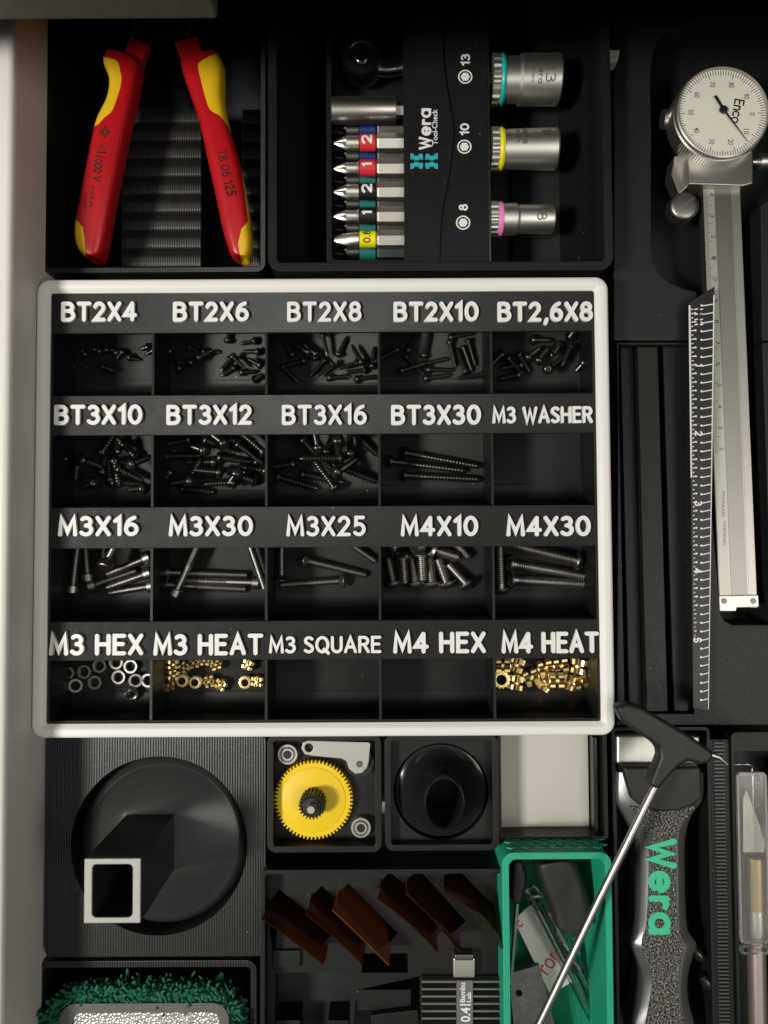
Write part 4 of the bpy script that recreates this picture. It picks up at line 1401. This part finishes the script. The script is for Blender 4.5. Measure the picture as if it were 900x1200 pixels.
b = MB(); b.lathe([(57.01, 3.4), (57.5, 3.2), (57.6, 1.9)], (c.x, c.y, 0), (0, 0, 1), 32)
b.done('hub', BLKB, gr)
b = MB(); b.lathe([(57.0, 1.7), (60.5, 1.7), (60.9, 1.3)], (c.x, c.y, 0), (0, 0, 1), 24); b.done('shaft', STEEL, gr)
for px_, py_, lb in ((337, 884, 'small steel ball bearing beside the grey lever, in the gear bin corner'), (423, 970, 'small steel ball bearing in the gear bin corner below the black recess')):
    c = P(px_, py_, 49)
    be = thing('ball_bearing', lb, 'bearing', (c.x, c.y, 46.1), 'ball bearings in the gear bin')
    b = MB(); b.lathe([(46.1, 3.9), (49.0, 3.9), (49.3, 3.6), (49.3, 3.05), (48.9, 2.95), (48.9, 2.9)], (c.x, c.y, 0), (0, 0, 1), 40); b.done('outer_ring', STEEL, be)
    b = MB(); b.lathe([(48.6, 2.9), (48.9, 2.85), (48.9, 2.3)], (c.x, c.y, .1), (0, 0, 1), 40); b.done('shield', DSTEEL, be)
    b = MB(); b.lathe([(48.4, 2.4), (49.2, 2.4), (49.4, 2.2), (49.4, 1.6), (46.5, 1.5)], (c.x, c.y, 0.1), (0, 0, 1), 32); b.done('inner_ring', STEEL, be)
    b = MB(); b.lathe([(49.0, 1.45), (49.6, 1.45)], (c.x, c.y, 0), (0, 0, 1), 16); b.done('bore', BLKB, be)
ol = [(353, 877), (355, 870), (361, 868), (432, 870), (434, 872), (432, 893), (430, 900), (424, 906), (416, 907), (409, 901), (406, 892), (400, 889), (366, 886), (357, 884)]
lv = thing('lever', 'flat grey stepped lever lying across the top of the gear bin', 'lever', (P(395, 885, 52).x, P(395, 885, 52).y, 46.1))
hole = circ(P(362, 876.5, 52.5), 1.6, 20)
b = MB(); b.prism(world_prism(ol, 52.5), 50.4, 52.5, [hole]); b.done('plate', mat('grey cast plate', (.42, .41, .37), .45, .3, bump='fine', bstr=.1), lv, bevel=.25)
c = P(421, 895.5, 52.5); b = MB(); b.lathe([(52.4, 1.2), (53, 1.1)], (c.x, c.y, 0), (0, 0, 1), 20); b.done('rivet', DSTEEL, lv)
b = MB(); c = P(362, 876.5, 50); b.lathe([(46.1, 2.6), (50.3, 2.6)], (c.x, c.y, 0), (0, 0, 1), 20); c = P(421, 893, 50); b.lathe([(46.1, 5.4), (50.3, 5.4)], (c.x, c.y, 0), (0, 0, 1), 32); b.done('post', BLKD, lv)

# ------------------------------------------------------------------ small funnel bin
t, bb = open_bin('small_funnel_bin', 'small square black bin holding the glossy round funnel', (451, 861, 584, 997), zg, 40, wall=2.2, r=3.2, m=BLKC)
c = P(516.5, 926, 48)
b = MB(); x0, x1, y0, y1 = bb; b.prism(rrect(x0 + 1.5, x1 - 1.5, y0 + 1.5, y1 - 1.5, 2), 40.1, 49.5, [circ(c, 17.8, 56)]); b.done('top_face', BLKC, t, bevel=.3)
sf = thing('small_funnel', 'glossy black cone funnel with an open round tip in its bin', 'funnel', (c.x, c.y, 40.2))
b = MB()
rg = []
for z, rx_, ry_, dy_ in ((40.2, 17.3, 17.3, 0), (47, 17.3, 17.3, 0), (48.2, 16.9, 16.9, 0), (48.4, 15.9, 15.9, 0), (49.8, 13.4, 14, .2), (51.6, 11.4, 12.6, .5), (55, 9.4, 11.2, .9), (62, 7.7, 9.7, 1.2), (66.2, 7.1, 9.2, 1.2), (66.8, 6.7, 8.8, 1.2), (66.4, 6.3, 8.4, 1.2), (58, 6.3, 8.2, 1.0), (46, 6.2, 8, .5)):
    rg.append([Vector((c.x + rx_ * math.cos(2 * math.pi * i / 72), c.y + dy_ + ry_ * math.sin(2 * math.pi * i / 72), z)) for i in range(72)])
b.rings(rg, cap=False); b.done('cone', GLOSS, sf, ang=60)

# ------------------------------------------------------------------ pale plate
t, bb = open_bin('plate_bin', 'plain black bin with a pale plate inside, behind the green box', (583, 852, 712, 985), 50, 10, wall=1.4, r=2, m=BLKC)
x0, x1, y0, y1 = pxrect(584.5, 860, 690, 971, 40)
b = MB(); b.prism(rrect(x0, x1, y0, y1, .8), 36, 40); o = b.done('plate', PLATE, None, bevel=.4)
tag(o, 'smooth pale plate lying in the bin behind the green box', 'plate')
b = MB(); b.box(x0 + .5, x1 - .5, y0 + .5, y1 - .5, 10.1, 35.9); b.done('pedestal', BLKD, t)
b = MB(); b.box(x1 + .3, x1 + 2.0, y0, y1, 10.1, 46); b.done('divider', GLOSS, t, bevel=.4)

# ------------------------------------------------------------------ green box and what lies in it
gx0, gx1, gy0, gy1 = pxrect(590, 999, 719, 1330, 62)
t = thing('green_box', 'open green printed box of small odds and ends beside the grey handle', 'box', ((gx0 + gx1) / 2, (gy0 + gy1) / 2, 0.1))
b = MB(); b.prism(rrect(gx0, gx1, gy0, gy1, 4.2), .1, 62, [rrect(gx0 + 2.4, gx1 - 2.4, gy0 + 2.4, gy1 - 2.4, 2.6)]); b.done('wall', GREEN, t, bevel=.5)
b = MB(); b.prism(rrect(gx0 + 1, gx1 - 1, gy0 + 1, gy1 - 1, 3), .2, 22); b.done('floor_panel', GREEN, t)
b = MB()
for k in range(7):
    for j in range(6):
        b.prism([(gx0 + 3 + k * 5.2 + (j % 2) * 2.6 + u, gy1 - 6 + v) for u, v in ()] or [(0, 0), (0.001, 0), (0, .001)], 0.3, .31) if False else None
        xx = gx0 + 4 + k * 5.2 + (j % 2) * 2.6
        zz = 58 - j * 2.6
        b.rings([[Vector((xx + u, gy1 + d, zz + v)) for u, v in ((-1.7, 0), (0, -.9), (1.7, 0), (0, .9))] for d in (-.1, .35)])
b.done('lattice', GREEN, t)
zi = 40.0
b = MB(); loft2(b, [(640, 1008), (628, 1012), (632, 1030), (644, 1062), (650, 1084), (660, 1091)], [(655, 1005), (672, 1008), (684, 1034), (693, 1064), (692, 1084), (672, 1093)], 46, 7, rows=40, e=.5)
o = b.done('rubber_block', CHAR, None, ang=50); tag(o, 'charcoal rounded block leaning in the green box', 'rubber block')
for pa, pb, lb in (((622, 1050), (705, 1210), 'clear glass tube lying over the white card in the green box'), ((634, 1052), (716, 1206), 'clear glass tube nearest the right wall of the green box')):
    a_, b2 = P(*pa, 38), P(*pb, 36)
    d = b2 - a_
    t_ = thing('glass_tube', lb, 'tube', a_, 'glass tubes in the green box')
    b = MB(); b.lathe([(0, 1.5), (.3, 2.5), (d.length, 2.5), (d.length, 1.8), (.8, 1.8)], a_, d, 24, cap=False); b.done('tube', GLASS, t_)
    b = MB(); b.lathe([(6, .55), (d.length - 2, .55)], a_, d, 10); b.done('core_wire', STEEL, t_)
b = MB(); b.prism(world_prism([(602, 1078), (622, 1060), (668, 1152), (645, 1166)], 32), 31.2, 32)
o = b.done('card', PAPER, None, bevel=.1); tag(o, 'white card packet with red lettering in the green box', 'card packet')
t_ = text('lettering', 'ron', 645, 1128, 28, 13, 32.02, REDINK, o, rot=52, th=.05, offset=.0)
text('lettering', 'C', 609, 1083, 6, 8, 32.02, REDINK, o, rot=52, th=.05, offset=.03)
t_ = thing('bead_chain', 'short white bead chain ending in a steel clasp below the charcoal block', 'chain', P(660, 1105, 34))
b = MB()
for k in range(8):
    c = P(652 + k * 2.7, 1092 + k * 4.0, 36)
    b.lathe([(-.85, .1), (-.6, .6), (0, .85), (.6, .6), (.85, .1)], c, (.5, -.8, 0), 10)
b.done('beads', PAPER, t_)
a_, b2 = P(671, 1124, 36), P(679, 1134, 36)
b = MB(); b.lathe([(0, 1.0), ((b2 - a_).length, 1.3)], a_, b2 - a_, 12); b.done('clasp', STEEL, t_)
b = MB(); b.prism(world_prism([(600, 1140), (632, 1131), (650, 1200), (655, 1230), (605, 1230), (598, 1165)], 34), 30, 34, [circ(P(608, 1164, 34), 1.3, 20)])
o = b.done('speckled_plate', SPECK, None, bevel=.2); tag(o, 'grey speckled metal plate with one round hole in the green box', 'metal plate')
a_, b2 = P(606, 1058, 44), P(598, 1152, 40)
b = MB(); b.tube([a_, b2], .9); o = b.done('steel_pin', STEEL, None); tag(o, 'thin steel pin standing along the left wall inside the green box', 'pin')
b = MB(); loft2(b, [(600, 1010), (598, 1030), (597, 1052)], [(612, 1008), (618, 1030), (612, 1056)], 46, 4, rows=12)
o = b.done('black_knob', BLKD, None, ang=50); tag(o, 'black knob in the shaded corner of the green box', 'knob')
b = MB()
pts = [P(626 + 9 * math.cos(a_ * .7) * (1 + .2 * math.sin(3 * a_)), 1046 + 6 * math.sin(a_ * .7 + .4) * (1 + .3 * math.cos(2 * a_)), 40 + math.sin(a_)) for a_ in [i * .35 for i in range(30)]]
b.tube(pts, .7, 8); o = b.done('wire_clip', STEEL, None); tag(o, 'small tangled wire clip at the end of the glass tubes', 'clip')

# ------------------------------------------------------------------ hook tool across the corner
hk = thing('hook_tool', 'black angled handle with a long thin steel rod reaching into the green box', 'hook tool', P(790, 880, 66))
zh = 74.0
ol = [(722, 829), (736, 824), (752, 829), (768, 838), (806, 860), (836, 881), (838, 888), (832, 895), (822, 897), (806, 893), (797, 899), (788, 908), (772, 927), (761, 921), (768, 903), (774, 888), (773, 878), (764, 870), (745, 858), (730, 846)]
b = MB(); b.prism(world_prism(ol, zh), zh - 7, zh); b.done('handle', CHAR, hk, bevel=1.6, seg=3)
pts = [P(776, 905, zh - 3.5), P(766, 925, zh - 3.5), P(700, 1058, 68), P(630, 1204, 63)]
b = MB(); b.tube([pts[1] + (pts[0] - pts[1]) * .5, pts[1], pts[2], pts[3]], 1.35, 16); b.done('rod', STEEL, hk)
b = MB(); b.tube([P(833, 884, zh - 3), P(842, 887, zh - 3), P(853, 896, zh - 3)], [1.1, .9, .25], 10); b.done('tip', STEEL, hk)

# ------------------------------------------------------------------ grey handled tool
tb = thing('grip_tool_bin', 'black bin around the grey pebbled handle and its steel head', 'bin', (120, -150, 0))
x0, x1, y0, y1 = pxrect(722, 853, 838, 1330, 50)
b = MB(); b.prism(rrect(x0, x1, y0, y1, 2), .1, 49, [rrect(x0 + 1.2, x1 - 1.2, y0 + 1.2, y1 - 1.2, 1)]); b.done('wall', BLKC, tb, bevel=.3)
b = MB(); b.prism(rrect(x0 + .6, x1 - .6, y0 + .6, y1 - .6, 1), .1, 28); b.done('floor_panel', BLKD, tb)
gt = thing('grey_grip_tool', 'grey pebbled tool handle with green lettering, steel head and black collar', 'tool', P(775, 1050, 30))
GL = [(723, 905), (723, 938), (733, 958), (746, 982), (750, 1010), (749, 1060), (747, 1090), (741, 1106), (745, 1120), (753, 1145), (750, 1175), (742, 1205), (742, 1240)]
GR = [(825, 905), (824, 936), (811, 956), (804, 980), (803, 1010), (804, 1060), (807, 1090), (817, 1107), (813, 1120), (807, 1143), (807, 1170), (815, 1203), (816, 1240)]
b = MB()
rg = []
Ls, Rs = interp([(*a_, 0) for a_ in GL], 90), interp([(*a_, 0) for a_ in GR], 90)
for u, v in zip(Ls, Rs):
    a_, c_ = P(u.x, u.y, 50.5), P(v.x, v.y, 50.5)
    m_, h_ = (a_ + c_) / 2, (c_ - a_) / 2
    rg.append([Vector((m_.x + h_.x * f, m_.y + h_.y * f, z)) for f, z in ((-.93, 36), (-1, 40), (-1, 49.6), (-.985, 50.3), (-.94, 50.9), (-.62, 52.7), (-.56, 52.9), (.56, 52.9), (.62, 52.7), (.94, 50.9), (.985, 50.3), (1, 49.6), (1, 40), (.93, 36))])
b.rings(rg); b.done('handle', GBODY, gt, ang=50)
zg2 = 53.2
il = [(738, 945), (752, 968), (760, 990), (761, 1020), (760, 1060), (758, 1088), (753, 1106), (757, 1122), (765, 1146), (762, 1175), (756, 1205)]
ir = [(816, 945), (799, 968), (793, 990), (793, 1020), (793, 1060), (796, 1088), (803, 1106), (800, 1122), (795, 1146), (796, 1172), (803, 1205)]
poly = [(p.x, p.y) for p in [P(v[0], v[1], zg2) for v in interp([(*a_, 0) for a_ in il], 50)]] + [(p.x, p.y) for p in [P(v[0], v[1], zg2) for v in interp([(*a_, 0) for a_ in reversed(ir)], 50)]]
b = MB(); b.prism(poly, 50, zg2 + .15); gp = b.done('grip_pad', GRIP, gt, bevel=.5)
b = MB(); b.prism(world_prism([(730, 899), (822, 899), (824, 935), (812, 945), (796, 951), (770, 952), (752, 946), (740, 936)], 55), 47, 55); b.done('collar', CHAR, gt, bevel=1.2, seg=3)
b = MB(); b.prism(world_prism([(722, 861), (770, 859), (822, 862), (822, 898), (722, 897)], 50), 42, 50); b.done('steel_head', STEEL, gt, bevel=1.5, seg=3)
stroke_text('lettering', 'Wera', 776.5, 1039, 110, 33, zg2 + .2, GLET, gt, .25, .135, .33, rot=-91)
for px_, py_ in ((818, 1118), (828, 1151)):
    c = P(px_, py_, 46)
    b = MB(); b.lathe([(-3, .2), (-2.6, 1.6), (0, 2.2), (2.2, 1.4), (2.6, .1)], c, (.6, -.7, .2), 16); b.done('pin', GLOSS, gt)

# ------------------------------------------------------------------ ribbed strip and craft knife
x0, x1, y0, y1 = pxrect(839, 868, 861, 1330, 50)
t = thing('ribbed_divider', 'black divider strip with close cross ribs between grey tool and knife', 'divider', ((x0 + x1) / 2, (y0 + y1) / 2, .1))
b = MB(); b.box(x0, x1, y0, y1, .1, 48.5); b.done('wall', BLKC, t)
b = MB()
y = y1 - .6
while y > y0:
    b.box(x0 + 1, x1 - 2, y - .75, y, 48.4, 49.5); y -= 1.35
b.done('ribs', mat('grey ribbed plastic', (.075, .073, .068), .30, bump='fine', bstr=.1), t, bevel=.2, seg=1)
x0, x1, y0, y1 = pxrect(862, 858, 930, 1330, 50)
t = thing('knife_bin', 'black bin under the capped craft knife', 'bin', ((x0 + x1) / 2, (y0 + y1) / 2, .1))
b = MB(); b.prism(rrect(x0, x1, y0, y1, 2), .1, 50, [rrect(x0 + 1.2, x1 - 1.2, y0 + 1.2, y1 - 7, 1)]); b.done('wall', BLKC, t, bevel=.3)
b = MB(); b.box(x0 + .6, x1 - .6, y0 + .6, y1 - .6, .1, 34); b.done('floor_panel', BLKD, t)
kz = 46.0
kn = thing('craft_knife', 'craft knife with bare blade and gold knurled collar inside a clear cap', 'knife', P(885, 1050, 38))
yy = lambda py: P(885, py, kz).y
xx = lambda px: P(px, 1050, kz).x
b = MB(); b.prism(world_prism([(870, 934), (873, 926), (874.5, 926), (897, 988), (896, 998), (870, 998)], kz), kz - .3, kz + .3); b.done('blade', CALST, kn)
xc = xx(885)
dn = Vector((0, -1, 0))
def kl(prof, nm, m, seg=36, kn_=0):
    b_ = MB()
    if kn_:
        rg_ = []
        L_ = yy(1003) - yy(1064)
        for i in range(41):
            rg_.append([Vector((xc + 3.7 * (1 + (.03 if (j + i) % 2 else -.03)) * math.cos(2 * math.pi * j / 36), yy(1003) - L_ * i / 40, kz + 3.7 * (1 + (.03 if (j + i) % 2 else -.03)) * math.sin(2 * math.pi * j / 36))) for j in range(36)])
        b_.rings(rg_)
    else:
        b_.lathe([(-yy(p), r_) for p, r_ in prof], (xc, 0, kz), (0, -1, 0), seg)
    return b_.done(nm, m, kn, ang=25)
kl([(1003, 2.2), (1002.9, 2.4), (1004, 2.6)], 'chuck', STEEL)
kl(None, 'knurled_collar', BRASS, kn_=1)
kl([(1064, 3.2), (1066, 3.4), (1096, 3.4), (1098, 3.0)], 'ferrule', STEEL)
kl([(1096, 3.1), (1110, 3.1), (1112, 3.4), (1260, 3.4)], 'handle', ROSE)
x0, x1 = P(866, 1050, kz + 5).x, P(902, 1050, kz + 5).x
b = MB(); b.prism(rrect(x0, x1, yy(1098), yy(900), 2), kz + 4.2, kz + 5.0); b.prism(rrect(x0, x1, yy(1098), yy(900), 2), kz - 5, kz + 4.19, [rrect(x0 + .8, x1 - .8, yy(1098) - .1 + .9, yy(900) - .8, 1.4)])
b.done('clear_cap', CLEAR, kn, bevel=.2)
b = MB(); b.prism(rrect(x0 - .2, x1 + .2, yy(1110), yy(1099), 1.5), kz - 5, kz + 5.2, [rrect(x0 + 1.2, x1 - 1.2, yy(1110) + .8, yy(1099) - .8, 1)]); b.done('cap_band', CLEAR, kn, bevel=.3)
text('cap_marking', 'OLFA', 887.5, 926, 40, 7.5, kz + 5.02, CLEAR, kn, rot=-90, th=.3, offset=-.01)
for cxe in (x0 + .5, x1 - .5):
    b = MB(); b.box(cxe - .35, cxe + .35, yy(1096), yy(903), kz + 5.02, kz + 5.3); b.done('cap_edge', FROST, kn)
b = MB(); b.box(x0 + 1, x1 - 1, yy(903.5), yy(900.5), kz + 5.02, kz + 5.3); b.done('cap_edge', FROST, kn)

# ------------------------------------------------------------------ chenille pad bottom left
t, bb = open_bin('pad_bin', 'black bin holding the green chenille pad, at the foot of the photo', (42, 1126, 301, 1340), 50, 20, wall=2.4, r=4, m=BLKH)
pd = thing('chenille_pad', 'green chenille cleaning pad with grey rim and rough silver face', 'cleaning pad', P(165, 1200, 30))
zp = 58.0
px0, px1, py0, py1 = pxrect(62, 1160, 282, 1330, 52)
b = MB(); b.prism(rrect(px0, px1, py0, py1, 8), 24, 52); fb = b.done('backing', BLKD, pd, bevel=3)
b = MB()
ring = rrect(px0 + 2.5, px1 - 2.5, py0, py1 - 2.2, 9, 10)
def strand(b_, o2, d2):
    d2 = d2.normalized() * random.uniform(1.8, 3.4)
    e2 = Vector((random.uniform(-1, 1), random.uniform(-1, 1), random.uniform(-.4, .6)))
    r2 = random.uniform(.42, .72)
    b_.tube([o2, o2 + d2 * .5 + e2 * .3, o2 + d2 + e2 * .9, o2 + d2 * 1.1 + e2 * 1.4], [r2, r2 * 1.1, r2 * .9, r2 * .3], 6)


segs = []
for i in range(len(ring)):
    a_, b2 = Vector((*ring[i], 0)), Vector((*ring[(i + 1) % len(ring)], 0))
    m_ = max(1, int((b2 - a_).length / 1.0))
    for k in range(m_):
        p = a_.lerp(b2, k / m_)
        nrm = Vector(((b2 - a_).y, -(b2 - a_).x, 0)).normalized()
        segs.append((p, nrm))
for p, nrm in segs:
    for j in range(17):
        o_ = p + nrm * random.uniform(-1.7, 1.8) + Vector((random.uniform(-.8, .8), random.uniform(-.8, .8), 0))
        if o_.y < py0 + 20:
            continue
        o_.z = 52.5 + random.uniform(-2.5, 1)
        d = Vector((random.uniform(-.8, .8), random.uniform(-.8, .8), random.uniform(.3, 1))) + nrm * random.uniform(-.1, .9)
        strand(b, o_, d)
for p, nrm in segs:
    for j in range(14):
        o_ = p + nrm * random.uniform(.6, 2.0) + Vector((random.uniform(-.8, .8), random.uniform(-.8, .8), 0))
        if o_.y < py0 + 20:
            continue
        o_.z = random.uniform(46, 52)
        d = nrm * random.uniform(.1, .6) + Vector((random.uniform(-.6, .6), random.uniform(-.6, .6), random.uniform(.1, .9)))
        strand(b, o_, d)
for p, nrm in segs:
    if p.x < px0 + 14:
        for j in range(8):
            o_ = p + Vector((-random.uniform(1, 8) * max(0, min(1, (py1 - p.y) / 8.)), 0, 0)) + Vector((random.uniform(-.8, .8), random.uniform(-.8, .8), -random.uniform(0, 3)))
            o_.z += 52
            if o_.y < py0 + 20:
                continue
            d = Vector((random.uniform(-.9, .3), random.uniform(-.8, .8), random.uniform(.3, 1)))
            strand(b, o_, d)
o = b.done('tufts', GFUZZ, pd, ang=60); o['kind'] = 'stuff'
qx0, qx1, qy0, qy1 = pxrect(69, 1176, 268, 1330, 56)
b = MB(); b.prism(rrect(qx0, qx1, qy0, qy1, 6), 50, 56, [rrect(qx0 + 4.5, qx1 - 3.5, qy0 + 4, qy1 - 3.4, 3)]); b.done('rim', GREYP, pd, bevel=.8)
b = MB(); b.prism(rrect(qx0 + 4.4, qx1 - 3.4, qy0 + 3.9, qy1 - 3.3, 3), 50, 55.2); b.done('rough_face', SPARK, pd)

# ------------------------------------------------------------------ nozzle bin with amber films
zn = 58.0
x0, x1, y0, y1 = pxrect(305, 1019, 597, 1340, zn)
t = thing('nozzle_bin', 'black printed bin with slanted slots for the amber films and a heat sink', 'bin', ((x0 + x1) / 2, (y0 + y1) / 2, .1))
b = MB(); b.prism(rrect(x0, x1, y0, y1, 3), .1, zn, [rrect(x0 + 1.6, x1 - 1.6, y0 + 1.6, y1 - 1.6, 1.6)]); b.done('wall', BLKC, t, bevel=.5)
zi = 50.0
tops = [((306, 1077), (378, 1133)), ((357, 1071), (424, 1133)), ((389, 1067), (455, 1134)), ((441, 1054), (513, 1118)), ((475, 1049), (538, 1118)), ((520, 1046), (588, 1114))]
ZTOP = 63.5
holes = []
for (pa, pb) in tops:
    a_, b2 = P(*pa, ZTOP), P(*pb, ZTOP)
    d = (b2 - a_).normalized(); s_ = Vector((-d.y, d.x, 0))
    e0, e1 = a_ + d * 1.0, b2 - d * 1.0
    holes.append([(v.x, v.y) for v in (e0 - s_ * 1.1, e1 - s_ * 1.1, e1 + s_ * 6.2, e0 + s_ * 6.2)])
holes.append(world_prism([(424, 1117), (478, 1117), (478, 1140), (424, 1140)], zi))
holes.append(world_prism([(419, 1160), (481, 1160), (481, 1184), (419, 1184)], zi))
holes.append(world_prism([(322, 1140), (410, 1140), (410, 1230), (322, 1230)], zi))
holes.append(world_prism([(492, 1144), (592, 1144), (592, 1230), (492, 1230)], zi))
b = MB(); b.prism(rrect(x0 + 1.5, x1 - 1.5, y0 + 1.5, y1 - 1.5, 1.5), 40, zi, holes); b.done('slotted_deck', BLKC, t, bevel=.25, seg=1)
b = MB(); b.prism(rrect(x0 + 1.5, x1 - 1.5, y0 + 1.5, y1 - 1.5, 1.5), .2, 36); b.done('floor_panel', BLKD, t)
for q, za, zb_ in (([(323, 1196), (352, 1196), (352, 1230), (323, 1230)], 36.1, 48), ([(384, 1196), (409, 1196), (409, 1230), (384, 1230)], 36.1, 48), ([(320, 1114), (352, 1114), (352, 1134), (320, 1134)], 50.1, 51.5)):
    b = MB(); b.prism(world_prism(q, zb_), za, zb_); b.done('pocket_block', BLKC, t, bevel=.4)
lbls = ['dark amber film in the slot nearest the pale drawer side, mostly black', 'amber film in the second slot with bright nicks on its edge', 'widest amber film with painted backlight, glowing orange near its end', 'very dark narrow amber film right of the widest bright film',
        'narrow reddish amber film pointing at the heat sink connector', 'pale amber curved film nearest the green box']
for k, (pa, pb) in enumerate(tops):
    a_, b2 = P(*pa, ZTOP), P(*pb, ZTOP)
    d = (b2 - a_); s_ = Vector((-d.y, d.x, 0)).normalized()
    bow = (.3, .5, .2, .9, 1.0, 2.2)[k]
    b = MB()
    n = 14
    rg = []
    for i in range(n + 1):
        f = i / n
        p = a_ + d * f + s_ * (bow * math.sin(math.pi * f)) 
        zt2 = ZTOP - (1.2 * f if k < 3 else .6)
        zb2 = 36.5
        off = s_ * (2.0 if k != 2 else 2.8)
        cu = s_ * ((1.5, 1.2, 1.0, 2.2, 2.4, 1.6)[k] * (.5 + .5 * math.sin(2.2 * f + k)))
        rg.append([Vector((p.x, p.y, zt2)), Vector((p.x, p.y, zt2 + .1)) + s_ * .45, Vector((p.x, p.y, zt2 - 1.6)) + s_ * .45 + cu * .75, Vector((p.x, p.y, zt2 - 4)) + s_ * .45 + cu, Vector((p.x, p.y, zb2)) + off + s_ * .45, Vector((p.x, p.y, zb2)) + off, Vector((p.x, p.y, zt2 - 4)) + cu, Vector((p.x, p.y, zt2 - 1.6)) + cu * .75])
    b.rings(rg)
    o = b.done('amber_film', AMBER_BACKLIT if k == 2 else AMBER, None, ang=40)
    tag(o, lbls[k], 'film', 'amber films in the slots')
# clamp with a round screw
c = P(450, 1167, 46)
cl = thing('clamp_block', 'small black clamp block with a round socket screw below the films', 'clamp', (c.x, c.y, 36.1))
b = MB(); b.prism(world_prism([(424, 1161), (478, 1161), (478, 1177), (424, 1177)], 42), 36.2, 42); b.done('block', BLKD, cl, bevel=.6)
b = MB(); b.prism(world_prism([(434, 1190), (484, 1184), (490, 1184), (490, 1230), (438, 1230)], 53), 50.1, 53); b.done('jaw', BLKC, cl, bevel=.5)
b = MB(); b.lathe([(42, 3.0), (47.5, 3.0), (48.2, 2.6), (48.2, 1.5), (47, 1.4)], (c.x, c.y, 0), (0, 0, 1), 32); sc_ = b.done('screw_head', CHROME, cl)
b = MB(); b.lathe([(47.2, .9), (48.4, .6)], (c.x, c.y, 0), (0, 0, 1), 16); b.done('socket', STEEL, sc_)
# heat sink
hs = thing('heat_sink', 'black finned heat sink with white lettering and a steel connector', 'heat sink', P(542, 1190, 36))
zs_ = 54.0
b = MB(); b.prism(world_prism([(495, 1149), (587, 1149), (587, 1240), (495, 1240)], zs_), 37, zs_ - 3); b.done('core', BLKD, hs, bevel=.3)
b = MB()
for i in range(11):
    y = 1149.5 + i * 8.6
    b.prism(world_prism([(494, y), (534.5, y), (534.5, y + 2.6), (494, y + 2.6)], zs_), zs_ - 3.1, zs_)
    b.prism(world_prism([(554.5, y), (587, y), (587, y + 2.6), (554.5, y + 2.6)], zs_), zs_ - 3.1, zs_)
b.done('fins', FIN, hs, bevel=.15, seg=1)
b = MB(); b.prism(world_prism([(535, 1149), (554, 1149), (554, 1240), (535, 1240)], zs_), zs_ - 3.1, zs_ + .1); b.done('label_strip', FIN, hs)
text('lettering', '0.4', 545.5, 1189, 16, 11, zs_ + .12, LETTER, hs, rot=90, th=.05, offset=.02)
text('lettering', 'Bambu', 542, 1163, 22, 6, zs_ + .12, LETTER, hs, rot=90, th=.05, offset=.015)
text('lettering', 'Lab', 549.5, 1168.5, 11, 5, zs_ + .12, LETTER, hs, rot=90, th=.05, offset=.015)
b = MB(); b.prism(world_prism([(539, 1176.4), (552, 1176.4), (552, 1178), (539, 1178)], zs_), zs_ + .1, zs_ + .16); b.done('lettering_bar', LETTER, hs)
b = MB(); b.prism(world_prism([(531, 1123), (557, 1123), (557, 1147), (531, 1147)], 54), 46, 54); cn = b.done('connector', STEEL, hs, bevel=.8)
b = MB(); b.prism(world_prism([(533, 1119), (555, 1119), (555, 1126), (533, 1126)], 54.6), 46, 54.6); b.done('connector_lip', DSTEEL, cn, bevel=.4)
